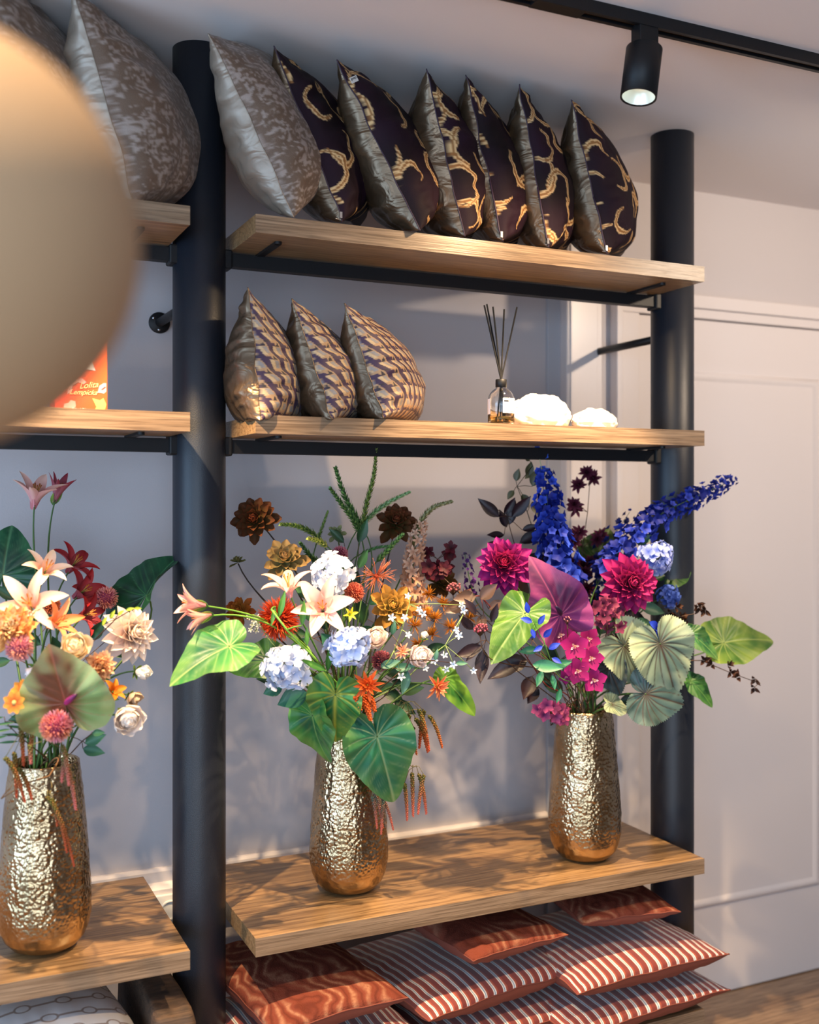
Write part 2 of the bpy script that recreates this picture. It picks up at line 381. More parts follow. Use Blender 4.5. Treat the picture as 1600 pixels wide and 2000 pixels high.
# wall socket behind the left post
sp = P(326, 1768, YB)
t = thing('wall_socket', 'round white wall socket low on the wall beside the left post', 'socket', (sp.x, YB-0.03, sp.z))
mb = MB(); mb.box((sp.x, YB-0.034, sp.z), (0.042, 0.004, 0.042)); obj('cover_plate', mb, M['white'], t, smooth=False, bevel=0.003)
mb = MB(); mb.lathe((sp.x, YB-0.0385, sp.z), [(0.027, 0), (0.026, 0.003), (0.021, 0.003), (0.020, -0.006), (0, -0.006)], 40, axis=Vector((0, -1, 0))); so = obj('plug_recess', mb, M['white'], t)
for dx in (-0.0095, 0.0095):
    mb = MB(); mb.lathe((sp.x+dx, YB-0.0325, sp.z), [(0.0025, 0), (0.0025, 0.0006), (0, 0.0006)], 12, axis=Vector((0, -1, 0))); obj('contact_hole', mb, M['black'], so)

# ------------------------------------------------------------------ lighting track
TY = 1.858
t = thing('lighting_track', 'black ceiling lighting track crossing the upper right corner', 'lighting track', (1.2, TY, CZ))
mb = MB()
for (dy, hz0, hz1, hy) in ((-0.0145, 0.026, 0, 0.0035), (0.0145, 0.026, 0, 0.0035)):
    mb.box((1.3, TY+dy, CZ-0.013), (2.4, hy, 0.013))
mb.box((1.3, TY, CZ-0.004), (2.4, 0.012, 0.004))
mb.box((1.3, TY-0.0095, CZ-0.0245), (2.4, 0.0015, 0.0015)); mb.box((1.3, TY+0.0095, CZ-0.0245), (2.4, 0.0015, 0.0015))
obj('track_rail', mb, M['black'], t, smooth=False)
for dy in (-0.0095, 0.0095):
    mb = MB(); mb.box((1.3, TY+dy, CZ-0.016), (2.4, 0.0012, 0.0012)); obj('copper_conductor', mb, M['copper'], t, smooth=False)
mb = MB(); mb.box((P(1090, 0, TY).x, TY, CZ-0.0135), (0.06, 0.019, 0.0135)); obj('track_connector', mb, M['black'], t, smooth=False, bevel=0.001)
def spotlamp(X, axis, label):
    axis = Vector(axis).normalized()
    t = thing('track_spotlight', label, 'spotlight', (X, TY, CZ-0.026), 'black cylinder spotlights')
    mb = MB(); mb.box((X, TY, CZ-0.040), (0.024, 0.0165, 0.0205)); obj('track_adapter', mb, M['black'], t, smooth=False, bevel=0.002)
    j = Vector((X, TY, CZ-0.060)); hd = j + axis*0.008
    mb = MB(); mb.tube([j+Vector((0, 0, .006)), j-Vector((0, 0, .004)), hd+axis*.004], 0.011, 16); obj('swivel_joint', mb, M['black'], t)
    mb = MB(); R = 0.0385; L = 0.112
    mb.lathe(hd, [(0, 0), (R-0.002, 0), (R, 0.002), (R, L), (R-0.003, L), (R-0.004, L-0.012)], 56, axis=axis); obj('lamp_housing', mb, M['black'], t)
    mb = MB(); mb.lathe(hd, [(R-0.004, L-0.002), (0.026, L-0.022), (0.018, L-0.03), (0, L-0.03)], 48, axis=axis); obj('reflector', mb, M['reflector'], t)
m, nt, b = newmat('frosted_lamp_reflector'); b.inputs['Base Color'].default_value = (0.75, 0.76, 0.70, 1); b.inputs['Roughness'].default_value = .35
b.inputs['Metallic'].default_value = .4; b.inputs['Emission Color'].default_value = (0.9, 1.0, 0.8, 1); b.inputs['Emission Strength'].default_value = 0.16
M['reflector'] = m
spotlamp(1.425, (-0.18, -0.05, -1), 'black cylinder spotlight hanging from the track at the upper right')
spotlamp(0.10, (0.1, 0.10, -1), 'black cylinder spotlight on the track hidden behind the big globe')

# ------------------------------------------------------------------ globe pendant in the foreground
gl = P(-150, 462, 0.62); gl = CF*0.62 + CR*(0.62*(-150-800)/FPX); gl.z = EZ+(HY-462)*0.62/FPX
gR = 0.1225
t = thing('globe_pendant', 'large cream globe pendant lamp out of focus in the left foreground', 'pendant lamp', gl)
mb = MB(); prof = [(max(gR*math.sin(a), 0), -gR*math.cos(a)) for a in [PI*k/48 for k in range(49)]]
mb.lathe(gl, prof, 96); M['globe'] = plain('cream_globe_glass', (0.52, 0.32, 0.175), 0.55, spec=0.3)
obj('globe_shade', mb, M['globe'], t)
mb = MB(); mb.lathe(gl+Vector((0, 0, gR-0.004)), [(0.022, 0), (0.022, 0.04), (0.008, 0.05), (0, 0.05)], 32); obj('cap', mb, M['black'], t)
mb = MB(); mb.tube([gl+Vector((0, 0, gR+0.03)), (gl.x, gl.y, CZ)], 0.003, 10); obj('cord', mb, M['black'], t)
# ------------------------------------------------------------------ cushions
def fbm(x, y, z): return noise.noise(Vector((x, y, z)))
def cushion_surface(B, T, adir, sa, thick, n, seed, su=.5, skew=True, pin=.06, wr=1.0, thin=1.0):
    """two (n+1)^2 surfaces of a filled cushion; B,T are the two corners of the seam edge that faces the room"""
    B, T = Vector(B), Vector(T); e = T-B; b = e.normalized(); sb = e.length
    a = Vector(adir); a = (a - b*a.dot(b)).normalized(); nn = a.cross(b)   # +nn is the decorated side
    c = B + e*0.5 + a*(sa/2)
    out = []
    for side in (1, -1):
        pts = []
        for i in range(n+1):
            for j in range(n+1):
                u = -1+2*i/n; v = -1+2*j/n
                u = math.copysign(1-(1-abs(u))**1.25, u); v = math.copysign(1-(1-abs(v))**1.25, v)
                x = u*(1-pin*(1-v*v)*abs(u)**3); y = v*(1-pin*(1-u*u)*abs(v)**3)
                gu = max(0, 1-u*u)**su
                if skew:
                    g = ((1-v)/2)**.72*((1+v)/2)**.42/0.470
                else: g = max(0, 1-v*v)**su
                h = thick/2*gu*g
                edge = min(1-abs(u), 1-abs(v)); mask = min(1, edge*9)
                # creases running in from the seams
                cr = fbm(u*2.2+seed, v*7+seed*1.7, side*3.1)*math.exp(-(1-abs(u))*3.0)+fbm(u*7+seed, v*2.2, side*5+seed)*math.exp(-(1-abs(v))*3.0)
                cr += 0.5*fbm(u*2.5+seed*2, v*2.5, side+seed)
                h += wr*mask*thick*0.085*cr
                seamw = 0.006*fbm(u*3+seed, v*3, seed)*(1-mask)
                p = c + a*(x*sa/2) + b*(y*sb/2) + nn*(side*h*(1 if side > 0 else thin)+seamw)
                pts.append(p)
        out.append(pts)
    return out, a, b, nn, c
def two_sided(t, surfs, n, fcol, bcol, fm, bm, fname='patterned_front', bname='satin_back', uv=False):
    for side, (pts, cc, mt, nm) in enumerate(((surfs[0], fcol, fm, fname), (surfs[1], bcol, bm, bname))):
        mb = MB(); mb.grid(pts, n+1, n+1, cc)
        if side == 0: mb.f = [tuple(reversed(f)) for f in mb.f]
        if uv: mb.uv = [(i/n, j/n) for i in range(n+1) for j in range(n+1)]
        obj(nm, mb, mt, t)
def seam_piping(t, surfs, n, mat, r=0.0016):
    s = surfs[0]; m = n+1
    loop = [s[i*m] for i in range(0, m, 2)] + [s[(m-1)*m+j] for j in range(0, m, 2)] + [s[i*m+m-1] for i in range(m-1, -1, -2)] + [s[j] for j in range(m-1, -1, -2)]
    pts = [loop[0]]
    for p in loop[1:]:
        if (p-pts[-1]).length > 1e-4: pts.append(p)
    mb = MB(); mb.tube(pts, r, 5, (1, 1, 1)); obj('seam', mb, mat, t)
def uvgrid(n):
    u = -1+2*np.arange(n+1)/n; u = np.sign(u)*(1-(1-np.abs(u))**1.25)
    return np.meshgrid(u, u, indexing='ij')
def arcgrid(n, sa, sb, thick, su):
    """distances measured along the curved cloth, so a woven pattern keeps its size next to the seams"""
    u = -1+2*np.arange(n+1)/n; u = np.sign(u)*(1-(1-np.abs(u))**1.25)
    hx = thick/2*.85*np.maximum(0, 1-u*u)**su
    g = ((1-u)/2)**.72*((1+u)/2)**.42/0.470; hy = thick/2*.75*g
    def cum(x, h):
        s_ = np.concatenate([[0], np.cumsum(np.hypot(np.diff(x), np.diff(h)))]); return s_-s_[n//2]
    return np.meshgrid(cum(u*sa/2, hx), cum(u*sb/2, hy), indexing='ij')
def swirl_cols(n, seed, sa, sb, th=.2):
    rs = np.random.RandomState(seed); X, Y = arcgrid(n, sa, sb, th, .42); sa *= 1.25; sb *= 1.12
    g = np.zeros_like(X); core = np.zeros_like(X)
    pts = []
    k = 0
    while len(pts) < 30 and k < 3000:
        k += 1; q = rs.uniform(-1.05, 1.05, 2)*np.array([sa/2, sb/2])
        if all(np.hypot(*(q-o)) > 0.070 for o in pts): pts.append(q)
    for q in pts:
        r = rs.uniform(0.030, 0.046); a0 = rs.uniform(0, 2*PI); ext = rs.uniform(2.4, 4.6)
        ex, ey = rs.uniform(.85, 1.3, 2)
        dx, dy = (X-q[0])/ex, (Y-q[1])/ey
        ang = (np.arctan2(dy, dx)-a0) % (2*PI); rr = np.hypot(dx, dy)
        rad = r*(1+0.10*np.sin(ang*1.5)+0.10*ang/ext)
        wd = 0.0056*(0.55+0.7*np.sin(np.clip(ang/ext, 0, 1)*PI))*(1+0.10*np.sin(ang*19))
        dd = np.abs(rr-rad); on = ang < ext
        gi = np.where(on, np.clip((wd-dd)/0.0015, 0, 1), 0)
        core = np.where(gi > g, np.where(dd < wd*.38, 1, 0), core)
        g = np.maximum(g, gi)
    vel = np.array(C('#100309')); vel2 = np.array(C('#200619')); gold = np.array(C('#8a5e34')); lite = np.array(C('#d2ae7c'))
    nz = np.array([fbm(x*9+seed, y*9, 1.0) for x, y in zip(X.ravel(), Y.ravel())]).reshape(X.shape)
    ba = vel[None, None]*(1-np.clip(.5+nz, 0, 1))[..., None]+vel2[None, None]*np.clip(.5+nz, 0, 1)[..., None]
    gd = lite*(1-core[..., None])+gold*core[..., None]
    out = ba*(1-g[..., None])+gd*g[..., None]
    return out.reshape(-1, 3).tolist()
def weave_cols(n, seed, sa, sb, th=.18):
    X, Y = arcgrid(n, sa, sb, th, .42)
    cr, pu, dk, lt, gy = [np.array(C(h)) for h in ('#a88560', '#341a3c', '#201722', '#c0a47c', '#8a8480')]
    px, py = 0.038, 0.031
    yy = Y/py; v = yy % 1.0; q = (X/px+.62*yy) % 1.0
    out = np.zeros(X.shape+(3,))+cr
    def put(mask, c): out[mask] = c
    put((q > .34) & (q < .62) & (v < .62), lt)
    put((np.abs(q-.78) < .13) & (np.abs(v-.30) < .24), gy)
    put((q > .60) & (q < .88) & (v > .60) & (v < .60+1.25*(q-.60)), dk)
    put(q < .38, pu)
    put((v > .60) & (v < .84) & (q >= .30) & (q < .62), pu)
    put((q < .30) & (v > .90), dk)
    nz = np.random.RandomState(seed).uniform(.88, 1.08, X.shape)[..., None]
    return (out*nz).reshape(-1, 3).tolist()
def plush_cols(n, seed, sa, sb, base='#66503f', hi='#96857a', lo='#4d3d37'):
    XX, YY = arcgrid(n, sa, sb, .22, .5); out = []
    b, h, l = [np.array(C(x)) for x in (base, hi, lo)]
    for x, y in zip(XX.ravel(), YY.ravel()):
        q = fbm(x*85+seed, y*105, 3.0)+.6*fbm(x*190, y*200, seed)+.5*fbm(x*22, y*24, seed+4); t = 1-max(0, min(1, (q-.02)*3.2))
        k = fbm(x*6, y*6, seed)
        c = h*(1-t)+b*t; c = c*(1-max(0, k)*.6)+l*max(0, k)*.6
        out.append(tuple(c))
    return out
# top shelf of the right bay -------------------------------------------------
def standing(Tp, Bp, YT, YBo, yaw, sa, thick, n, seed, label, group, kind, name='cushion'):
    T_ = P(*Tp, YT); B_ = P(*Bp, YBo)
    ad = Vector((math.sin(math.radians(yaw)), math.cos(math.radians(yaw)), 0))
    surfs, a, b, nn, c = cushion_surface(B_, T_, ad, sa, thick, n, seed, su=.42, wr=.95 if kind != 'plush' else .8)
    t = thing('cushion', label, 'cushion', (c.x, c.y, min(B_.z, c.z)), group)
    sb = (T_-B_).length
    if kind == 'swirl':
        two_sided(t, surfs, n, swirl_cols(n, seed, sa, sb), None, M['velvet'], M['satin']); seam_piping(t, surfs, n, M['seamdark'])
    elif kind == 'weave':
        two_sided(t, surfs, n, weave_cols(n, seed, sa, sb), None, M['weave'], M['satin']); seam_piping(t, surfs, n, M['satin'])
    else:
        two_sided(t, surfs, n, plush_cols(n, seed, sa, sb), None, M['plush'], M['satinlight'], 'plush_front'); seam_piping(t, surfs, n, M['satinlight'])
    return t, surfs, n, (a, b, nn, c)
M['plush'] = attrmat('crushed_plush', 0.6, sheen=0.15, bump=0.5, bscale=500, spec=0.4)
M['seamdark'] = plain('dark_seam_cord', (0.03, 0.012, 0.03), 0.6)
G1 = 'gold-swirl velvet cushions on the top shelf'; G2 = 'basket-weave cushions on the middle shelf'; G3 = 'plush taupe cushions on the top shelf'
standing((407, 66), (574, 424), 2.19, 2.235, 38, .44, .215, 170, 3.3, 'silvery taupe plush cushion with champagne satin side leaning on the left post', G3, 'plush')
sw = [
 ((535, 90), (668, 433), 2.24, 2.245, 32, .42, .195, 'gold-swirl velvet cushion directly right of the single taupe plush cushion'),
 ((658, 117), (820, 450), 2.21, 2.20, 36, .43, .20, 'gold-swirl velvet cushion with a small white brand tag near its tip'),
 ((833, 135), (908, 461), 2.21, 2.22, 26, .43, .215, 'gold-swirl velvet cushion just right of the one with the white brand tag'),
 ((910, 147), (982, 470), 2.24, 2.235, 34, .42, .19, 'gold-swirl velvet cushion third from the post beside the door'),
 ((1015, 165), (1072, 483), 2.24, 2.235, 34, .42, .19, 'gold-swirl velvet cushion second from the post beside the door'),
 ((1116, 195), (1186, 496), 2.24, 2.235, 40, .42, .20, 'gold-swirl velvet cushion standing next to the right post'),
]
sc_c = []
for k, (a, b_, yt, yb, yw, sa, th, lab) in enumerate(sw):
    sc_c.append(standing(a, b_, yt, yb, yw, sa, th, 150, 11+k*7, lab, G1, 'swirl'))
# woven brand tag on the third cushion, with mirrored lettering hanging upside down
t, surfs, n, (a, b, nn, c) = sc_c[1]
def on_surf(surf, n, fu, fv):
    i, j = int(fu*n), int(fv*n); return surf[i*(n+1)+j]
def text_mesh(name, s, loc, xdir, zdir, size, mat, parent, ext=0.0002, shear=0.0, font_align='LEFT'):
    cu = bpy.data.curves.new(name, 'FONT'); cu.body = s; cu.size = size; cu.extrude = ext; cu.shear = shear; cu.align_x = font_align
    o = bpy.data.objects.new(name, cu); COL.objects.link(o)
    dg = bpy.context.evaluated_depsgraph_get(); me = bpy.data.meshes.new_from_object(o.evaluated_get(dg))
    bpy.data.objects.remove(o); me.name = name
    x = Vector(xdir).normalized(); z = Vector(zdir); z = (z-x*z.dot(x)).normalized(); y = z.cross(x)   # local Y(text up)=z, normal = x cross z
    R = Matrix((x, z, x.cross(z))).transposed().to_4x4()
    og = Vector(root_of(parent).location)
    me.transform(Matrix.Translation(Vector(loc)-og) @ R)
    me.materials.clear(); me.materials.append(mat)
    o = bpy.data.objects.new(name, me); COL.objects.link(o); o.parent = parent
    return o
p0 = on_surf(surfs[0], n, 0.035, 0.86); p1 = on_surf(surfs[0], n, 0.035, 0.825)
p0 = P(683, 152, 2.205); 
ax = (P(701, 144, 2.215)-P(683, 152, 2.205)); ax = ax.normalized(); up = Vector((-.3, 0, 1)); up = (up-ax*up.dot(ax)).normalized(); nf = ax.cross(up)
mb = MB(); q = [p0, p0+ax*0.023, p0+ax*0.023-up*0.013, p0-up*0.013]
mb.add(q+[x-nf*0.001 for x in q], [(0, 1, 2, 3), (7, 6, 5, 4), (0, 4, 5, 1), (1, 5, 6, 2), (2, 6, 7, 3), (3, 7, 4, 0)])
tg = obj('brand_tag', mb, M['white'], t, smooth=False)
text_mesh('tag_lettering', 'claudi', p0+ax*0.0205-up*0.0025+nf*0.0004, -ax, -up, 0.0085, M['black'], tg)
# zips and pulls at the lower seam of some swirl cushions
for k in (0, 3, 4, 5):
    t, surfs, n, fr = sc_c[k]
    pts = [on_surf(surfs[0], n, 0.0, f)-fr[0]*0.002 for f in (0.04, .1, .18, .28, .4)]
    if k in (3, 4, 5):
        mb = MB(); mb.tube(pts, 0.0022, 6); zp = obj('zip', mb, M['zip'] if 'zip' in M else M['seamdark'], t)
    p = pts[0]; mb = MB(); mb.box(p-fr[0]*0.004+Vector((0, 0, .006)), (0.003, 0.002, 0.007)); mb.tube([p-fr[0]*.005, p-fr[0]*.009-Vector((0.004, 0, .004)), p-fr[0]*.012-Vector((.012, 0, .003))], 0.0012, 6)
    obj('zip_pull', mb, M['chrome'], t, smooth=False)
# basket weave cushions
for a_, b_, yt, yb, yw, sa, th, sd, lab in (
 ((484, 562), (508, 821), 2.25, 2.21, 24, .40, .185, 3, 'purple and cream basket-weave cushion nearest the left post on the middle shelf'),
 ((570, 584), (648, 819), 2.26, 2.21, 28, .40, .17, 5, 'middle one of the three purple and cream basket-weave cushions, its satin side dented'),
 ((673, 593), (748, 817), 2.26, 2.21, 34, .40, .18, 9, 'purple and cream basket-weave cushion showing the most pattern, rightmost on the middle shelf')):
    standing(a_, b_, yt, yb, yw, sa, th, 200, sd, lab, G2, 'weave')
# left bay plush cushions
standing((140, -22), (262, 398), 2.22, 2.235, 28, .50, .27, 130, 5.1, 'large taupe plush cushion with silver satin side left of the left post', G3, 'plush')
standing((-50, -90), (66, 392), 2.24, 2.235, 28, .50, .25, 90, 8.4, 'taupe plush cushion cut off by the top left corner, partly behind the globe', G3, 'plush')

# ------------------------------------------------------------------ rust cushions lying under the deep shelf
def stripemat():
    m, nt, b = newmat('striped_rust_velvet'); uv = N(nt, 'ShaderNodeUVMap'); sp = N(nt, 'ShaderNodeSeparateXYZ')
    nt.links.new(uv.outputs[0], sp.inputs[0])
    mu = N(nt, 'ShaderNodeMath', operation='MULTIPLY'); mu.inputs[1].default_value = 20; nt.links.new(sp.outputs[0], mu.inputs[0])
    fr = N(nt, 'ShaderNodeMath', operation='FRACT'); nt.links.new(mu.outputs[0], fr.inputs[0])
    rp = N(nt, 'ShaderNodeValToRGB'); rp.color_ramp.interpolation = 'CONSTANT'
    red, red2, wh, bl = C('#7c281b'), C('#a04428'), C('#e8dcd0'), C('#5b8fb2')
    el = rp.color_ramp.elements; el[0].position = 0; el[0].color = (*red2, 1); el[1].position = 0.10; el[1].color = (*red, 1)
    for p_, c_ in ((.60, wh), (.72, bl), (.79, wh), (.92, red2)):
        e = el.new(p_); e.color = (*c_, 1)
    nt.links.new(fr.outputs[0], rp.inputs[0])
    nz = N(nt, 'ShaderNodeTexNoise'); nz.inputs['Scale'].default_value = 30; nz.inputs['Detail'].default_value = 4
    tc = N(nt, 'ShaderNodeTexCoord'); nt.links.new(tc.outputs['Object'], nz.inputs['Vector'])
    mx = N(nt, 'ShaderNodeMixRGB', blend_type='MULTIPLY'); mx.inputs[0].default_value = .35
    nt.links.new(rp.outputs[0], mx.inputs[1]); nt.links.new(nz.outputs['Fac'], mx.inputs[2]); nt.links.new(mx.outputs[0], b.inputs['Base Color'])
    bp = N(nt, 'ShaderNodeBump'); bp.inputs['Strength'].default_value = 0.8; bp.inputs['Distance'].default_value = 0.0025
    # stripes stand a little proud of the pile
    gt = N(nt, 'ShaderNodeMath', operation='GREATER_THAN'); gt.inputs[1].default_value = .58; nt.links.new(fr.outputs[0], gt.inputs[0])
    nt.links.new(gt.outputs[0], bp.inputs['Height']); nt.links.new(bp.outputs[0], b.inputs['Normal'])
    b.inputs['Roughness'].default_value = .7; b.inputs['Sheen Weight'].default_value = .3
    return m
M['stripe'] = stripemat()
M['rustback'] = plain('plain_rust_cotton', C('#80402f'), 0.8, bump=.3, bscale=700, var=.3)
def relief_cols(n, seed, sa, sb):
    U, V = uvgrid(n); out = []
    r, h, l = [np.array(C(x)) for x in ('#70382a', '#c09070', '#482018')]
    for x, y in zip((U*sa/2).ravel(), (V*sb/2).ravel()):
        q = fbm(x*9+seed, y*9, 1)*2.2+.6*fbm(x*22, y*22, seed); s = math.sin(y*150+q*5.5+x*18+1.2*fbm(x*45, y*45, 7))
        t = 1.35*max(0, s)**1.6*max(0, min(1, .75+1.6*fbm(x*11, y*11, seed+4)))*(.55+.45*fbm(x*160, y*160, 2)); d = max(0, -s)**5*.6
        t = min(1, t)*.62; out.append(tuple(r*(1-t)*(1-d)+h*t*.9+l*d))
    return out
M['relief'] = attrmat('cut_pile_rust_velvet', 0.95, sheen=0, bump=1.0, bscale=260, spec=.1)
def lying(Lp, Rp, zc, dep, thick, n, seed, label, group, kind, back_yaw=0, tilt=0.0, drop=0):
    """Lp/Rp: pixel of the two front seam corners at seam height zc"""
    def at(px, z):
        d = FPX*0+1; xc = (px-800.0)/FPX; return xc
    pts = []
    for (px, Y) in (Lp, Rp):
        q = P(px, 0, Y); pts.append(Vector((q.x, Y, zc)))
    L, R = pts; e = R-L
    ad = Vector((-e.y, e.x, 0)).normalized()+Vector((math.tan(math.radians(back_yaw)), 0, tilt))
    surfs, a, b, nn, c = cushion_surface(L, R, ad, dep, thick, n, seed, skew=False, pin=.06, wr=.7, thin=.62, su=.42)
    # a x b points up or down; decorated side must be up
    if nn.z < 0: surfs = [surfs[1], surfs[0]]
    t = thing('cushion', label, 'cushion', (c.x, c.y, zc-thick*.3), group)
    flip = nn.z < 0
    up_i, dn_i = surfs
    mbu = MB()
    if kind == 'stripe': cc = None; mt = M['stripe']
    else: cc = relief_cols(n, seed, dep, e.length); mt = M['relief']
    if cc is None: cc = [(1, 1, 1)]*len(up_i)
    mbu.grid(up_i, n+1, n+1, cc); mbu.uv = [(j/n, i/n) for i in range(n+1) for j in range(n+1)]
    if not flip: mbu.f = [tuple(reversed(f)) for f in mbu.f]
    mbd = MB(); mbd.grid(dn_i, n+1, n+1)
    if flip: mbd.f = [tuple(reversed(f)) for f in mbd.f]
    obj('striped_top' if kind == 'stripe' else 'relief_top', mbu, mt, t); obj('plain_back', mbd, M['rustback'], t)
    seam_piping(t, surfs, n, M['rustback'])
    return t
GS = 'striped rust cushions under the deep shelf'; GR = 'rust relief cushions under the deep shelf'
z0 = ZL
lying((1118, 2.16), (1427, 2.205), z0+.045, .44, .125, 90, 2.2, 'bottom striped rust cushion of the right-hand stack', GS, 'stripe')
lying((1128, 2.17), (1425, 2.19), z0+.146, .44, .135, 90, 4.7, 'upper striped rust cushion of the right-hand stack', GS, 'stripe')
lying((1140, 2.255), (1330, 2.215), z0+.272, .44, .105, 110, 6.1, 'small rust relief cushion on top of the right-hand stack', GR, 'relief')
lying((800, 2.20), (1153, 2.27), z0+.045, .44, .125, 90, 9.3, 'bottom striped rust cushion of the middle stack', GS, 'stripe')
lying((838, 2.20), (1142, 2.28), z0+.146, .44, .135, 90, 1.9, 'wide striped rust cushion in the middle stack with the small relief cushion on it', GS, 'stripe')
lying((925, 2.20), (1110, 2.235), z0+.262, .44, .11, 110, 12.4, 'small rust relief cushion on top of the middle stack', GR, 'relief')
lying((436, 2.17), (845, 2.19), z0+.100, .42, .15, 90, 7.4, 'striped rust cushion beneath the relief cushion beside the left post', GS, 'stripe')
lying((533, 2.15), (797, 2.19), z0+.218, .48, .13, 120, 15.2, 'large rust relief cushion next to the left post under the shelf corner', GR, 'relief')

# ------------------------------------------------------------------ left bay, lowest board
def ovalmat():
    m, nt, b = newmat('white_woven_ogee'); uv = N(nt, 'ShaderNodeUVMap'); sp = N(nt, 'ShaderNodeSeparateXYZ'); nt.links.new(uv.outputs[0], sp.inputs[0])
    def math_(op, a, bb=None):
        n_ = N(nt, 'ShaderNodeMath', operation=op)
        for k, v in ((0, a), (1, bb)):
            if v is None: continue
            if isinstance(v, (int, float)): n_.inputs[k].default_value = v
            else: nt.links.new(v, n_.inputs[k])
        return n_.outputs[0]
    U = math_('MULTIPLY', sp.outputs[0], 5.0); V = math_('MULTIPLY', sp.outputs[1], 9.0)
    row = math_('FLOOR', V); sh = math_('MULTIPLY', math_('MODULO', row, 2.0), .5)
    fu = math_('SUBTRACT', math_('FRACT', math_('ADD', U, sh)), .5); fv = math_('SUBTRACT', math_('FRACT', V), .5)
    r = math_('SQRT', math_('ADD', math_('POWER', math_('MULTIPLY', fu, 2.6), 2.0), math_('POWER', math_('MULTIPLY', fv, 2.2), 2.0)))
    ring = math_('LESS_THAN', math_('ABSOLUTE', math_('SUBTRACT', r, .5)), .08)
    line = math_('MULTIPLY', math_('LESS_THAN', math_('ABSOLUTE', fv), .06), math_('GREATER_THAN', r, .5))
    tot = math_('MAXIMUM', ring, line)
    mx = N(nt, 'ShaderNodeMixRGB'); nt.links.new(tot, mx.inputs[0]); mx.inputs[1].default_value = (0.72, 0.70, 0.70, 1); mx.inputs[2].default_value = (*C('#a08e84'), 1)
    nt.links.new(mx.outputs[0], b.inputs['Base Color']); b.inputs['Roughness'].default_value = .7
    bp = N(nt, 'ShaderNodeBump'); bp.inputs['Strength'].default_value = .8; bp.inputs['Distance'].default_value = .003; bp.invert = True
    nt.links.new(tot, bp.inputs['Height']); nt.links.new(bp.outputs[0], b.inputs['Normal'])
    return m
M['oval'] = ovalmat()
def white_stack(z, lab, seed):
    c0 = Vector((P(-60, 0, 2.16).x, 2.16, z)); c1 = Vector((P(292, 0, 2.20).x, 2.20, z))
    surfs, a, b, nn, c = cushion_surface(c0, c1, Vector((0.0, 1, 0)), .46, .15, 70, seed, skew=False, pin=.03, wr=.4, su=.3)
    if nn.z < 0: surfs = [surfs[1], surfs[0]]
    t = thing('cushion', lab, 'cushion', (c.x, c.y, z-.07), 'white ogee-pattern cushions under the left deep shelf')
    for s_, nm in ((surfs[0], 'patterned_top'), (surfs[1], 'patterned_underside')):
        mb = MB(); mb.grid(s_, 71, 71); mb.uv = [(j/70, i/70) for i in range(71) for j in range(71)]
        if (nm == 'patterned_top') == (nn.z > 0): mb.f = [tuple(reversed(f)) for f in mb.f]
        obj(nm, mb, M['oval'], t)
white_stack(ZL+.075, 'white ogee-pattern cushion at the bottom of the stack under the left deep shelf', 3.0)
white_stack(ZL+.215, 'white ogee-pattern cushion on top of the stack under the left deep shelf', 6.0)
# rustic wooden block with worn edges
bx = P(322, 0, 2.36).x
c_ = Vector((bx-0.012, 2.42, ZL+.14)); mb = MB(); nn_ = 14
mbx = MB()
for f in range(6):
    pts = []
    for i in range(nn_+1):
        for j in range(nn_+1):
            u, v = -1+2*i/nn_, -1+2*j/nn_
            q = {0: (1, u, v), 1: (-1, v, u), 2: (v, 1, u), 3: (u, -1, v), 4: (u, v, 1), 5: (v, u, -1)}[f]
            qv = Vector(q); k = (max(abs(q[0])**10+abs(q[1])**10+abs(q[2])**10, 1))**(-.1); qv = qv*k
            p = Vector((qv.x*.045, qv.y*.225, qv.z*.138)); p += Vector((fbm(p.x*20, p.y*8, p.z*30), 0, fbm(p.z*20, p.y*9, p.x*30)))*.006
            pts.append(c_+p)
    mbx.grid(pts, nn_+1, nn_+1)
tag(obj('wooden_block', mbx, M['rustic'], origin=(c_.x, c_.y, ZL)), 'rough dark reclaimed timber block beside the white cushions at the lower left', 'wooden block')

# ------------------------------------------------------------------ red gift box on the left middle shelf
xr = P(210, 0, 2.30).x; xl = xr-0.105; yb0 = 2.30
zbx = ZM+.0005
t = thing('gift_box', 'red and orange carton with pink lips and gold star behind the globe', 'box', ((xl+xr)/2, yb0+.045, zbx))
mb = MB(); bh = .21
V8 = [Vector((x, y, z)) for x in (xl, xr) for y in (yb0, yb0+.09) for z in (zbx, zbx+bh)]
def red_at(v): return tuple(.62*z for z in mixc(C('#f04a3a'), C('#f46a2e'), min(1, max(0, (v.x-xl)/.1))))
mb.add(V8, [(0, 1, 3, 2), (4, 6, 7, 5), (0, 4, 5, 1), (2, 3, 7, 6), (0, 2, 6, 4), (1, 5, 7, 3)], [red_at(v) for v in V8])
bxo = obj('carton', mb, M['print'], t, smooth=False, bevel=.0008)
def flat_shape(name, poly, col, y=yb0-.0006):
    mb = MB(); k = len(poly); q = [Vector((xl+u, y, zbx+v)) for u, v in poly]; q2 = [p+Vector((0, .0006, 0)) for p in q]
    mb.add(q+q2, [tuple(range(k)), tuple(reversed(range(k, 2*k)))]+[(i, i+k, (i+1) % k+k, (i+1) % k) for i in range(k)], [tuple(.7*z for z in C(col))]*(2*k))
    return obj(name, mb, M['print'], bxo, smooth=False)
S = .105/101
def px_(x, y): return ((x-110+0)*S*.99, (797-y)*S*1.12)
flat_shape('printed_triangle', [px_(168, 722), px_(182, 708), px_(189, 724)], '#f4f0f4')
flat_shape('printed_lips', [px_(192, 763), px_(196, 750), px_(201, 747), px_(204, 745), px_(209.5, 745), px_(209.8, 760), px_(205, 764), px_(198, 763)], '#f7b2b2')
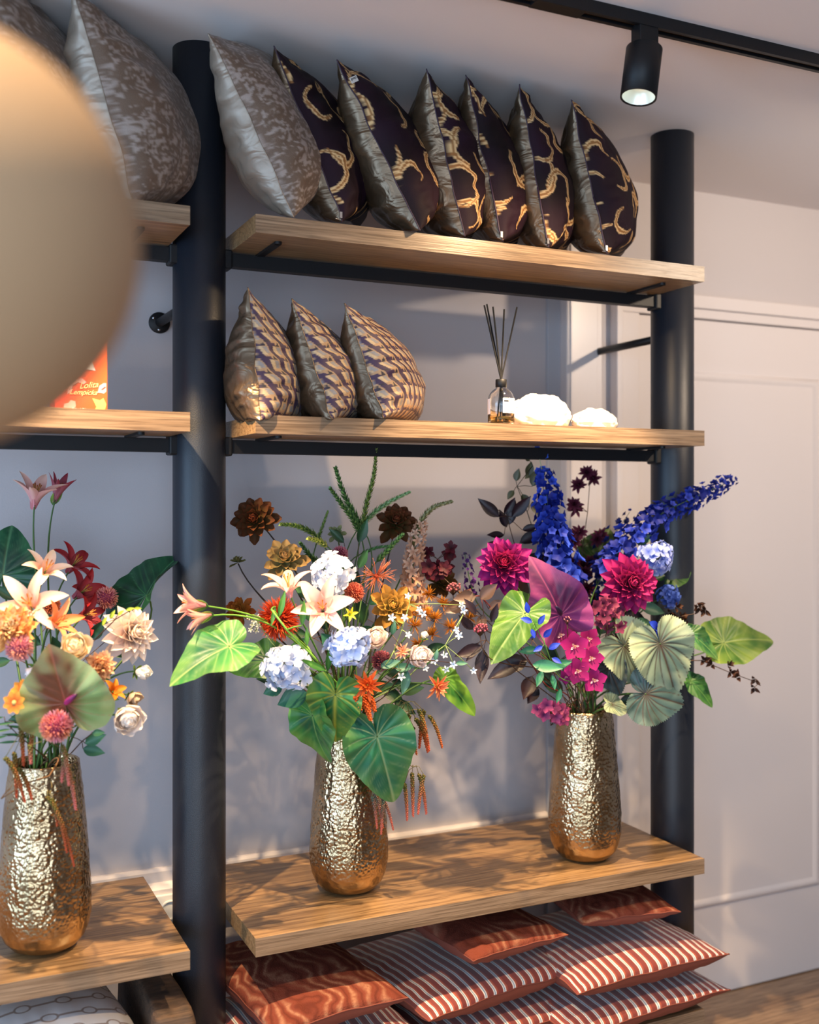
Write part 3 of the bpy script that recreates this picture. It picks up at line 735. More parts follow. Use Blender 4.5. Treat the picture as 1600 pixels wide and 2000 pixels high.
flat_shape('printed_lip_slit', [px_(199, 757), px_(206, 752), px_(209, 752), px_(203, 757)], '#e8402c', yb0-.0009)
flat_shape('printed_star', [px_(182, 773), px_(197, 776), px_(204, 772), px_(209.5, 783), px_(206, 796), px_(186, 796), px_(190, 788)], '#f6cd6e')
flat_shape('printed_flower', [px_(126, 795), px_(128, 785), px_(136, 783), px_(140, 778), px_(149, 780), px_(150, 788), px_(146, 795)], '#f79a92')
flat_shape('printed_arch', [px_(134, 768), px_(136, 752), px_(148, 743), px_(162, 738), px_(171, 745), px_(166, 749), px_(155, 746), px_(145, 752), px_(141, 764)], '#f6b9b4')
M['yel'] = plain('printed_yellow', C('#f6c98a'), .5); M['wht'] = plain('printed_white', C('#f6eee8'), .5); M['reflector2'] = M['wht']
text_mesh('script_line', 'Lolita', (xl+.048, yb0-.0012, zbx+.046), (1, .0, .15), (0, 0, 1), .017, M['yel'], bxo, shear=.5)
text_mesh('script_line', 'Lempicka', (xl+.028, yb0-.0012, zbx+.034), (1, 0, .02), (0, 0, 1), .0145, M['yel'], bxo, shear=.5)
text_mesh('caption_line', 'Parfum de Maison', (xl+.034, yb0-.0012, zbx+.0035), (1, 0, 0), (0, 0, 1), .0046, M['wht'], bxo)

# ------------------------------------------------------------------ reed diffuser
def glassmat(name, col, rough=0.0, ior=1.45):
    m, nt, b = newmat(name); b.inputs['Base Color'].default_value = (*col, 1); b.inputs['Roughness'].default_value = rough
    b.inputs['Transmission Weight'].default_value = 1.0; b.inputs['IOR'].default_value = ior; return m
M['glass'] = glassmat('clear_glass', (0.98, 0.98, 0.97)); M['oil'] = glassmat('amber_oil', (0.9, 0.55, 0.12), 0, 1.4)
dp = P(979, 825, 2.262); dc = Vector((dp.x, 2.262, ZM+.0005))
t = thing('reed_diffuser', 'clear glass reed diffuser bottle with black collar and black reeds', 'reed diffuser', dc)
R_ = .0325; bhh = .085
mb = MB()
pr = [(0, 0), (R_-.003, 0), (R_, .003), (R_, .060)]+[(R_*math.cos(a)*.98+.0006, .060+.030*math.sin(a)) for a in (.3, .6, .9, 1.15)]+[(.0125, .090), (.0125, .104), (.0105, .104), (.0105, .090)]
pr += [(max(.010, (R_-.003)*math.cos(a)), .060+.0275*math.sin(a)) for a in (1.15, .9, .6, .3)]+[(R_-.003, .058), (R_-.003, .006), (0, .004)]
mb.lathe(dc, pr, 56); obj('glass_bottle', mb, M['glass'], t)
mb = MB(); mb.lathe(dc, [(0, .0062), (R_-.0033, .0062), (R_-.0033, .0165), (0, .0165)], 48); obj('fragrance_oil', mb, M['oil'], t)
mb = MB(); mb.lathe(dc, [(.0128, .090), (.0138, .0905), (.0138, .108), (.0128, .1095), (.0065, .1095), (.0065, .100)], 40); obj('collar', mb, M['black'], t)
lab_z0, lab_z1 = .026, .062
def arc_panel(a0, a1, z0, z1, rr, col=(1, 1, 1), k=14):
    mb = MB(); vs = []
    for i in range(k+1):
        a = a0+(a1-a0)*i/k; vs += [dc+Vector((rr*math.cos(a), rr*math.sin(a), z0)), dc+Vector((rr*math.cos(a), rr*math.sin(a), z1))]
    mb.grid(vs, k+1, 2, [col]*len(vs)); return mb
af = math.atan2(-CF.y, -CF.x)   # angle that faces the camera
lb = obj('paper_label', arc_panel(af+.05, af+1.55, lab_z0, lab_z1, R_+.0004), M['wht'], t)
for (a0, a1, z0_, z1_) in ((af+.12, af+1.5, .0580, .0588), (af+.12, af+.50, .0530, .0560), (af+.55, af+1.0, .0285, .0293)):
    obj('label_print', arc_panel(a0, a1, z0_, z1_, R_+.0007), M['black'], lb)
for k_ in range(3):
    obj('label_print', arc_panel(af+.70+.16*k_, af+.74+.16*k_, .0530, .0560, R_+.0007), M['black'], lb)
obj('back_label', arc_panel(af-1.6, af-1.0, lab_z0-.002, lab_z1-.001, R_+.0004), M['wht'], t)
top = dc+Vector((0, 0, .108))
for (px, py, dy) in ((946, 596, .00), (951, 594, .012), (963, 599, -.006), (985, 604, .006), (1010, 600, .0)):
    tip = P(px, py, 2.262+dy); bot = dc+Vector(((dc.x-tip.x)*.25, (2.262-tip.y)*.3, .009))
    mb = MB(); mb.tube([bot, top+(tip-top)*.02, tip], .0021, 8); obj('reed', mb, M['reed'], t)
# ------------------------------------------------------------------ two white mineral rocks
def rock(name_lab, pc, rx, ry, rz, seed):
    c = Vector(pc); n1, n2 = 40, 60; vs = []
    for i in range(n1+1):
        ph = PI*i/n1
        for j in range(n2):
            th = 2*PI*j/n2; d = Vector((math.sin(ph)*math.cos(th), math.sin(ph)*math.sin(th), math.cos(ph)))
            q = noise.cell(d*2.1+Vector((seed, 0, 0)))
            vo = noise.voronoi(d*1.9+Vector((seed, seed, 0)))[0]
            k = .88+.10*(vo[1]-vo[0])+.12*noise.noise(d*3.5+Vector((0, seed, 0)))+.04*noise.noise(d*11)
            z = max(d.z*rz*k, -rz*.55)
            vs.append(c+Vector((d.x*rx*k, d.y*ry*k, z+rz*.55)))
    mb = MB(); mb.grid(vs, n1+1, n2, closed=True)
    return tag(obj('mineral_rock', mb, M['rock'], origin=c), name_lab, 'rock', 'white mineral rocks beside the reed diffuser')
M['rock'] = plain('white_calcite', (0.90, 0.84, 0.78), .5, bump=.4, bscale=45)
p = P(1062, 825, 2.30); rock('larger white mineral rock next to the glass diffuser bottle', (p.x, 2.315, ZM), .093, .05, .058, 4.0)
p = P(1160, 830, 2.30); rock('smaller lower white mineral rock right of the larger one', (p.x+.002, 2.30, ZM), .070, .045, .036, 9.0)

# ------------------------------------------------------------------ vases
VPROF = [(0, .002), (.045, .000), (.052, .002), (.068, .010), (.082, .026), (.090, .046), (.0945, .075), (.0950, .105), (.0925, .16), (.0875, .22), (.0825, .28), (.0775, .335), (.0725, .375), (.0705, .388), (.0700, .392), (.0685, .3925), (.0665, .390), (.068, .36), (.074, .28), (.082, .18), (.086, .10), (.075, .03), (0, .02)]
VASES = {'left': (.262, 2.374), 'middle': (.970, 2.418), 'right': (1.620, 2.367)}
for (nm, (vx, vy)), lab in zip(VASES.items(), ('hammered gold metal vase on the left bay shelf holding peach and white flowers',
        'hammered gold metal vase in the middle holding the orange, white and pale blue bouquet',
        'hammered gold metal vase at the right holding the magenta and dark blue bouquet')):
    mb = MB(); vs = []; cs = []; nseg = 160
    prof = []
    for k in range(len(VPROF)-1):
        (r0, z0_), (r1, z1_) = VPROF[k], VPROF[k+1]; m_ = max(1, int(abs(z1_-z0_)/.004)) if k < 13 else 1
        for q in range(m_): prof.append((r0+(r1-r0)*q/m_, z0_+(z1_-z0_)*q/m_))
    prof.append(VPROF[-1])
    for r, z in prof:
        outer = z > .03 and r > .068
        for k in range(nseg):
            th = 2*PI*k/nseg; rr = r
            kk = min(1, max(0, (z-.03)/.05))
            if r > .068 or z < .1: rr = r + kk*(.0016*fbm(math.cos(th)*5+vx, math.sin(th)*5, z*38)+.0011*fbm(math.cos(th)*11, math.sin(th)*11+vx, z*95))
            vs.append(Vector((vx+rr*math.cos(th), vy+rr*math.sin(th), ZB+z))); cs.append((kk*.9+.03, 0, 0))
    mb.grid(vs, len(prof), nseg, cs, closed=True)
    tag(obj('vase', mb, M['gold'], origin=(vx, vy, ZB)), lab, 'vase', 'hammered gold vases')
# ------------------------------------------------------------------ flowers
p_point = lambda s: (.35+.65*math.sin(PI*min(1, s*.95+.02)))*max(0, 1-s**4)**.5 if s < 1 else 0.02
p_round = lambda s: (.25+.75*min(1, s*1.7))*(max(0, 1-s**5))**.5 if s < 1 else 0.12
p_obov = lambda s: (.16+.84*math.sin(PI/2*min(1, s*1.25)))*(max(0, 1-s**7))**.5 if s < 1 else 0.2
p_lance = lambda s: max(0.02, math.sin(PI*s**.8))
p_strap = lambda s: (.55+.45*math.sin(PI*s))*(max(0, 1-s**8))**.5 if s < 1 else .1
def petal(mb, o, d, n, L, W, prof, curl, cup, c0, c1, ns=5, nt=1, ruf=0.0, rng=random, j=.06, mid=None):
    d = d.normalized(); n = (n-d*n.dot(d))
    n = n.normalized() if n.length > 1e-5 else d.orthogonal().normalized(); b = d.cross(n)
    pts = []; cs = []; pos = Vector(o); ang = 0; step = L/ns; k = 1+rng.uniform(-j, j)
    ph = rng.uniform(0, 6)
    for i in range(ns+1):
        s = i/ns; dd = d*math.cos(ang)+n*math.sin(ang); nn = n*math.cos(ang)-d*math.sin(ang); w_ = W/2*prof(s)
        for q in range(-nt, nt+1):
            t = q/nt; pts.append(pos+b*(t*w_)+nn*(cup*w_*t*t+ruf*W*math.sin(ph+s*9+t*4)*s*abs(t)))
            c = mixc(c0, c1, s**1.1)
            if mid is not None and q == 0: c = mixc(c, mid, .6*(1-s))
            cs.append(tuple(x*k for x in c))
        pos = pos+dd*step; ang += curl/ns
    mb.grid(pts, ns+1, 2*nt+1, cs)
def basis(f):
    f = f.normalized(); u = f.orthogonal().normalized(); return f, u, f.cross(u)
def phyllo(mb, c, f, R, Np, el0, el1, L0, L1, W0, W1, prof, curl0, curl1, cup, co, ci, rise=.25, rng=random, ns=5, ruf=0, tipmix=None, spread=.12, nt=1, pw=1.0):
    f, u, v = basis(f)
    for i in range(Np):
        k = (i/(Np-1))**pw; az = i*2.39996+rng.uniform(-.12, .12); el = math.radians(el0+(el1-el0)*k+rng.uniform(-6, 6))
        rad = u*math.cos(az)+v*math.sin(az); d = f*math.cos(el)+rad*math.sin(el); n = f*math.sin(el)-rad*math.cos(el)
        o = c+f*(rise*k*R)+rad*(R*spread*(1-k)); jj = rng.uniform(.88, 1.1)
        cc0, cc1 = mixc(co[0], ci[0], k), mixc(co[1], ci[1], k)
        petal(mb, o, d, n, R*(L0+(L1-L0)*k)*jj, R*(W0+(W1-W0)*k), prof, curl0+(curl1-curl0)*k, cup, cc0, cc1, ns, nt, ruf, rng)
def bez(p0, p1, p2, p3, n):
    return [p0*(1-t)**3+p1*3*t*(1-t)**2+p2*3*t*t*(1-t)+p3*t**3 for t in [i/n for i in range(n+1)]]
MOUTH = {}
for nm, (vx, vy) in VASES.items(): MOUTH[nm] = Vector((vx, vy, ZB+.36))
def stem_pts(c, f, vase, rng, n=16, end=None):
    m = end if end is not None else MOUTH[vase]+Vector((rng.uniform(-.035, .035), rng.uniform(-.035, .035), 0))
    L = (c-m).length
    k = .35
    return bez(c, c-f.normalized()*L*k*.7, m+Vector((0, 0, L*.38))+(c-m)*.12, m-Vector((0, 0, .04)), n)
GREEN = C('#3f5f2c'); DGREEN = C('#223d22'); BROWN = C('#4a3222'); LIME = C('#8fae3f')
def add_stem(t, c, f, vase, rng, r=.0022, col=GREEN, end=None):
    mb = MB(); mb.tube(stem_pts(c, f, vase, rng, end=end), [r*.8]*4+[r]*13, 7, col); return obj('stem', mb, M['stem'], t)
FL = []
def flower(kind, px, py, Y, Rpx, f, label, name, cat='flower', vase='middle', group=None, stem=True, stemcol=GREEN, **kw):
    c = P(px, py, Y); R = Rpx*depth_of(c)/FPX; fv = F(*f)
    rng = random.Random(int(px*7+py*13))
    t = thing(name, label, cat, c, group)
    sr = KINDS[kind](t, c, fv, R, rng, **kw)
    if stem: add_stem(t, c-fv*R*.05, fv if sr is None else sr, vase, rng, col=stemcol)
    return t
def k_dahlia(t, c, f, R, rng, pal=('#5a0a46', '#c2206a', '#3a0628', '#e0487c'), n=85):
    a, b, d, e = [C(x) for x in pal]; mb = MB()
    phyllo(mb, c, f, R, n, 100, 12, .98, .38, .52, .24, p_point, -.25, .9, .75, (a, b), (d, e), .42, rng, 6, nt=2, pw=.8)
    obj('petals', mb, M['petal'], t)
    sep = MB(); phyllo(sep, c-f*R*.08, f, R, 8, 125, 115, .42, .4, .2, .2, p_point, .3, .3, .3, (GREEN, DGREEN), (GREEN, LIME), 0, rng, 4)
    obj('sepals', sep, M['leaf'], t)
def k_succ(t, c, f, R, rng, pal=('#4e5a30', '#8a3a26', '#6b7440', '#a8603a'), n=46):
    a, b, d, e = [C(x) for x in pal]; mb = MB()
    phyllo(mb, c, f, R, n, 108, 8, .98, .42, .50, .28, p_round if False else p_obov, .35, .8, .7, (a, b), (d, e), .35, rng, 6, nt=2, pw=.85)
    obj('petals', mb, M['petal'], t)
def k_peony(t, c, f, R, rng, pal=('#f2dcc8', '#fbeee2', '#f0cfb4', '#f7e6d6'), n=42, open_=1.0):
    a, b, d, e = [C(x) for x in pal]; mb = MB()
    phyllo(mb, c-f*R*.45, f, R, n, 78*open_, 5, 1.25, .8, 1.15, .55, p_round, 1.35, 1.5, .55, (a, b), (d, e), .35, rng, 7, nt=2, ruf=.05)
    obj('petals', mb, M['petal'], t)
    sep = MB(); phyllo(sep, c-f*R*.5, f, R, 6, 100, 90, .65, .6, .3, .3, p_point, .9, .9, .4, (GREEN, LIME), (GREEN, LIME), 0, rng, 5)
    obj('sepals', sep, M['leaf'], t)
def k_bigdahlia(t, c, f, R, rng, pal=('#e9cdbd', '#fbeee4', '#f3d6bd', '#fdf3e6'), n=70):
    k_dahlia(t, c, f, R, rng, pal, n)
def k_carn(t, c, f, R, rng, pal=('#f0b98c', '#f6d3b0', '#e89a60', '#f4c490'), n=90):
    a, b, d, e = [C(x) for x in pal]; mb = MB()
    phyllo(mb, c-f*R*.2, f, R, n, 92, 0, .95, .8, .42, .34, p_round, .5, .5, .5, (a, b), (d, e), .2, rng, 4, ruf=.28)
    obj('petals', mb, M['petal'], t)
def k_pompon(t, c, f, R, rng, pal=('#a8446a', '#eaa0a0', '#d46a4c', '#f3b08a'), n=260):
    a, b, d, e = [C(x) for x in pal]; mb = MB(); f, u, v = basis(f)
    for i in range(n):
        y = 1-1.75*i/(n-1); az = i*2.39996; r = math.sqrt(max(0, 1-y*y)); dr = f*y+(u*math.cos(az)+v*math.sin(az))*r
        k = .5+.5*fbm(dr.x*1.3+R*99, dr.y*1.3, dr.z*1.3)*1.6; k = max(0, min(1, k))
        o = c+dr*R*.66
        petal(mb, o, (dr+Vector((rng.uniform(-.3, .3), rng.uniform(-.3, .3), rng.uniform(-.3, .3)))), dr.orthogonal(), R*rng.uniform(.28, .4), R*.17, p_obov, rng.uniform(-.6, .6), .9, mixc(a, d, k), mixc(b, e, k), 2, 1, 0, rng, .15)
    core = MB(); core.lathe(c, [(max(1e-5, R*.7*math.sin(q)), -R*.7*math.cos(q)) for q in [PI*z/12 for z in range(13)]], 20, mixc(a, (0, 0, 0), .35), axis=f)
    obj('florets', mb, M['petal'], t); obj('flower_core', core, M['petal'], t)
def k_pin(t, c, f, R, rng, pal=('#8e1408', '#e0461e', '#f07038'), n=330, full=1.6, th=.035):
    a, b, d = [C(x) for x in pal]; mb = MB(); f, u, v = basis(f)
    for i in range(n):
        y = 1-full*i/(n-1); az = i*2.39996; r = math.sqrt(max(0, 1-y*y)); dr = (f*y+(u*math.cos(az)+v*math.sin(az))*r).normalized()
        dd = dr+Vector([rng.uniform(-.25, .25) for _ in range(3)]); 
        petal(mb, c+dr*R*.3, dd, dr.orthogonal(), R*rng.uniform(.55, .75), R*th*2, p_strap, rng.uniform(-.9, .9), 1.0, a, mixc(b, d, rng.random()), 3, 1, 0, rng, .2)
    core = MB(); core.lathe(c, [(max(1e-5, R*.5*math.sin(q)), -R*.5*math.cos(q)) for q in [PI*z/10 for z in range(11)]], 16, mixc(a, (0, 0, 0), .3), axis=f)
    obj('styles', mb, M['petal'], t); obj('flower_core', core, M['petal'], t)
def k_spider(t, c, f, R, rng, pal=('#8a3018', '#d8825c'), n=64):
    a, b = [C(x) for x in pal]; f, u, v = basis(f)
    mb = MB()
    for i in range(n):
        az = rng.uniform(0, 2*PI); el = rng.uniform(.5, 2.0); d = (f*math.cos(el)+(u*math.cos(az)+v*math.sin(az))*math.sin(el))
        L = R*rng.uniform(.8, 1.25); cu = rng.uniform(-.5, .5); pts = []; pos = Vector(c); n_ = d.orthogonal().normalized()
        for s in range(8):
            pts.append(Vector(pos)); pos = pos+d*L/7; d = (d+n_*cu*.35+Vector((0, 0, -.02))).normalized()
        mb.tube(pts, [R*.022*(1-.09*s) for s in range(8)], 4, [mixc(a, b, s/7) for s in range(8)])
    obj('seed_hairs', mb, M['petal'], t)
    core = MB(); core.lathe(c, [(max(1e-5, R*.16*math.sin(q)), -R*.16*math.cos(q)) for q in [PI*z/8 for z in range(9)]], 12, a, axis=f); obj('flower_core', core, M['petal'], t)
def k_lily(t, c, f, R, rng, pal=('#e8909a', '#f7c3a4', '#fbe0cc'), n=6, flare=1.5, tube=.45, W=.42, sepal=False, stamens=True):
    a, b, d = [C(x) for x in pal]; f, u, v = basis(f); mb = MB()
    base = c-f*R*(tube+.25)
    for k in range(2):
        for i in range(n//2 if n > 3 else n):
            az = 2*PI*(i+k*.5)/(n/2 if n > 3 else n)+.4; rad = u*math.cos(az)+v*math.sin(az)
            d0 = f*math.cos(.28)+rad*math.sin(.28); nn = rad*math.cos(.28)-f*math.sin(.28)
            petal(mb, base+rad*R*.05, d0, nn, R*(1.55+tube*.3)*rng.uniform(.92, 1.05), R*(W+.12*(1-k)), p_lance if False else p_point, flare*rng.uniform(.85, 1.15), -.55, a, mixc(b, d, rng.random()), 9, 2, .03, rng, .04, mid=d)
    obj('petals', mb, M['petal'], t)
    if stamens:
        st = MB()
        for i in range(5):
            az = 2*PI*i/5; rad = u*math.cos(az)+v*math.sin(az)
            pts = [base+f*R*.3, base+f*R*.8+rad*R*.06, base+f*R*1.15+rad*R*.17]; st.tube(pts, [R*.02, R*.02, R*.03], 5, [C('#f0d8a0'), C('#f0c070'), C('#b05a20')])
        obj('stamens', st, M['petal'], t)
    if sepal:
        sp = MB(); petal(sp, base-f*R*.15, f*.9+u*.3, u, R*1.0, R*.28, p_lance, .35, .8, GREEN, LIME, 6, 1, 0, rng); petal(sp, base-f*R*.15, f*.9-u*.3, -u, R*.8, R*.25, p_lance, .2, .8, GREEN, LIME, 6, 1, 0, rng)
        obj('sepals', sp, M['leaf'], t)
def floret(mb, o, f, r, rng, c0, c1, k=4, W=.95, el=75, cup=.25, curl=-.3, prof=p_obov):
    f, u, v = basis(f); a0 = rng.uniform(0, 6)
    for i in range(k):
        az = a0+2*PI*i/k; rad = u*math.cos(az)+v*math.sin(az); e = math.radians(el)
        petal(mb, o, f*math.cos(e)+rad*math.sin(e), f*math.sin(e)-rad*math.cos(e), r, r*W, prof, curl, cup, c0, c1, 3, 1, 0, rng, .08)
def k_hydr(t, c, f, R, rng, pal=('#9fb4dc', '#dfe6f4', '#b4c4e6', '#f2f4fa'), n=34):
    a, b, d, e = [C(x) for x in pal]; mb = MB(); f, u, v = basis(f)
    for i in range(n):
        y = 1-1.45*i/(n-1); az = i*2.39996; r = math.sqrt(max(0, 1-y*y)); dr = f*y+(u*math.cos(az)+v*math.sin(az))*r
        k = rng.random()
        floret(mb, c+dr*R*rng.uniform(.58, .96), dr+Vector([rng.uniform(-.55, .55) for _ in range(3)]), R*rng.uniform(.36, .48), rng, mixc(a, d, k), mixc(b, e, k))
    obj('florets', mb, M['petal'], t)
    st = MB()
    for i in range(9):
        az = i*2.4; st.tube([c-f*R*.5, c+(f*.4+u*math.cos(az)*.7+v*math.sin(az)*.7)*R*.7], R*.03, 4, C('#93a860'))
    obj('flower_stalks', st, M['stem'], t)
def k_star(t, c, f, R, rng, pal=('#b8360c', '#f0702c'), n=22, W=.24):
    a, b = [C(x) for x in pal]; mb = MB()
    phyllo(mb, c, f, R, n, 88, 30, 1.0, .55, W, W, p_point, -.2, .4, .6, (a, b), (a, b), .1, rng, 5)
    obj('petals', mb, M['petal'], t)
    ce = MB(); ce.lathe(c+f*R*.06, [(max(1e-5, R*.16*math.sin(q)), -R*.12*math.cos(q)) for q in [PI*z/8 for z in range(9)]], 12, C('#d8a838'), axis=f); obj('flower_centre', ce, M['petal'], t)
def k_cosmos(t, c, f, R, rng, pal=('#c2501a', '#f6a33c')):
    a, b = [C(x) for x in pal]; mb = MB(); floret(mb, c, f, R, rng, a, b, 8, .68, 82, .2, -.15); obj('petals', mb, M['petal'], t)
    ce = MB(); ce.lathe(c+f*R*.04, [(max(1e-5, R*.2*math.sin(q)), -R*.14*math.cos(q)) for q in [PI*z/8 for z in range(9)]], 14, C('#e8d27a'), axis=f); obj('flower_centre', ce, M['petal'], t)
def k_bud(t, c, f, R, rng, pal=('#59602f', '#8c8a4a', '#6b4a2c', '#9a6a3c')):
    k_succ(t, c, f, R, rng, pal, 22)
def hangcat(mb, p, L, r, rng, c0, c1, dx=0.0, dy=0.0, n=None, start=None):
    """one drooping catkin made of many small beads, from p downward"""
    d = Vector(start) if start is not None else Vector((dx*2, dy, -.6)); d.normalize(); pts = []; pos = Vector(p); m = 16
    for i in range(m+1):
        pts.append(Vector(pos)); d = (d+Vector((dx*.1, dy*.1, -.16))).normalized(); pos = pos+d*L/m
    mb.tube(pts, [r*.55*(1-.5*i/m) for i in range(m+1)], 5, [mixc(c0, c1, (i/m)**1.2) for i in range(m+1)])
    n = n or int(L/.0018*1.6)
    for i in range(n):
        s = i/(n-1)*m; k = min(m-1, int(s)); q = pts[k].lerp(pts[k+1], s-k); az = i*2.4; rr = r*(1-.45*(i/n)**2)
        tt = (pts[k+1]-pts[k]).normalized(); u = tt.orthogonal().normalized(); v = tt.cross(u)
        o = q+(u*math.cos(az)+v*math.sin(az))*rr*.6; e = rr*.52; col = mixc(c0, c1, min(1, max(0, (i/n)**1.2+rng.uniform(-.15, .15))))
        mb.add([o+u*e, o-u*e, o+v*e, o-v*e, o+tt*e*1.2, o-tt*e*1.2], [(0, 2, 4), (2, 1, 4), (1, 3, 4), (3, 0, 4), (2, 0, 5), (1, 2, 5), (3, 1, 5), (0, 3, 5)], [col]*6)
def catkin_spray(label, name, vase, anchor_px, Y, strands, c0='#6a6a34', c1='#d8603c', group=None, r=.0042):
    """strands: (px,py,length_px) tops of the hanging catkins"""
    a = P(*anchor_px, Y); t = thing(name, label, 'catkin stem', a, group); rng = random.Random(int(anchor_px[0]*3+anchor_px[1]))
    tw = MB(); add_stem(t, a, Vector((0, 0, 1)) if a.z > MOUTH[vase].z+.05 else Vector((.3*(1 if a.x > MOUTH[vase].x else -1), -.25, -.1)), vase, rng, .0013, C('#6a5a34'))
    for i, (px, py, Lp) in enumerate(strands):
        mb = MB(); p = P(px, py, Y+rng.uniform(-.02, .02)); L = Lp*depth_of(p)/FPX
        mid = (a+p)/2+Vector((0, 0, .012)); tw.tube([a, mid, p], .0008, 4, C('#7a7040'))
        hangcat(mb, p, L, r*1.35, rng, C(c0), C(c1), dx=rng.uniform(-.15, .35), dy=rng.uniform(-.2, .2)); obj('catkin', mb, M['petal'], t)
    obj('twig', tw, M['stem'], t)
    return t
def plume(label, name, vase, pts_px, Y0, Y1, rpx, pal=('#3a5a24', '#7f9a50'), kind='needle', group=None, n=None, stemcol=GREEN, cat='foliage', stem=True, frac=.0):
    """a spike that follows a pixel path (first point = lower end)"""
    m = len(pts_px); P3 = [P(x, y, Y0+(Y1-Y0)*i/(m-1)) for i, (x, y) in enumerate(pts_px)]
    t = thing(name, label, cat, P3[0], group); rng = random.Random(int(pts_px[-1][0]*5+pts_px[-1][1]))
    # dense path
    path = []
    for i in range(m-1):
        for k in range(8):
            s = k/8; p0 = P3[max(0, i-1)]; p1 = P3[i]; p2 = P3[i+1]; p3 = P3[min(m-1, i+2)]
            path.append(.5*((2*p1)+(p2-p0)*s+(2*p0-5*p1+4*p2-p3)*s*s+(3*p1-p0-3*p2+p3)*s**3))
    path.append(P3[-1]); Ltot = sum((path[i+1]-path[i]).length for i in range(len(path)-1)); r = rpx*depth_of(P3[0])/FPX*(1.45 if kind == 'needle' else 1)
    ax = MB(); ax.tube(path, [.0018*(1-.6*i/len(path)) for i in range(len(path))], 6, stemcol); obj('spike_axis', ax, M['stem'], t)
    mb = MB(); a, b = C(pal[0]), C(pal[1]); k_ = n or int(Ltot/(r*.07))
    for i in range(k_):
        s = (frac+(1-frac)*i/(k_-1))*(len(path)-1.001); q = int(s); p = path[q].lerp(path[q+1], s-q); tt = (path[q+1]-path[q]).normalized()
        u = tt.orthogonal().normalized(); v = tt.cross(u); az = i*2.39996; rad = u*math.cos(az)+v*math.sin(az); taper = 1-.55*(i/k_)**2
        if kind == 'needle': petal(mb, p, tt*.8+rad*.75, tt, r*.85*taper, r*.30, p_point, .5, .4, a, mixc(a, b, rng.uniform(.4, 1.2)), 3, 1, 0, rng, .2)
        elif kind == 'delph':
            if rng.random() < .1: continue
            nz = rng.uniform(.35, 1.0)
            o = p+rad*r*nz*taper; floret(mb, o, rad+tt*.3+Vector([rng.uniform(-.4, .4) for _ in range(3)]), r*.44*taper*rng.uniform(.7, 1.25), rng, a, mixc(a, b, rng.random()**1.5), 5, .85, 55)
        elif kind == 'bell':
            o = p+rad*r*.5*taper; floret(mb, o, rad+tt*-.2, r*.62*taper, rng, a, mixc(a, b, rng.random()), 5, .42, 50, .4, -.8, p_point)
        elif kind == 'leafy': petal(mb, p, tt*.6+rad, tt, r*1.5*taper, r*.7, p_lance, rng.uniform(.2, .9), .4, a, mixc(a, b, rng.random()), 5, 1, 0, rng, .15)
    obj('florets' if kind in ('delph', 'bell') else 'leaflets', mb, M['petal' if kind in ('delph', 'bell') else 'leaf'], t)
    if stem: add_stem(t, path[0], (path[2]-path[0]), vase, rng, .002, stemcol)
    return t
HEART = [(0, 1.0), (6, .93), (15, .80), (28, .66), (45, .565), (70, .515), (95, .50), (118, .50), (138, .49), (155, .45), (168, .36), (176, .22), (180, .08)]
OVATE = [(0, 1.0), (6, .92), (15, .76), (28, .58), (45, .44), (70, .34), (95, .30), (118, .28), (138, .27), (155, .26), (168, .25), (176, .25), (180, .25)]
BEGO = [(0, 1.0), (6, .94), (15, .84), (28, .74), (45, .66), (70, .62), (95, .60), (118, .58), (138, .55), (155, .48), (168, .38), (176, .25), (180, .1)]
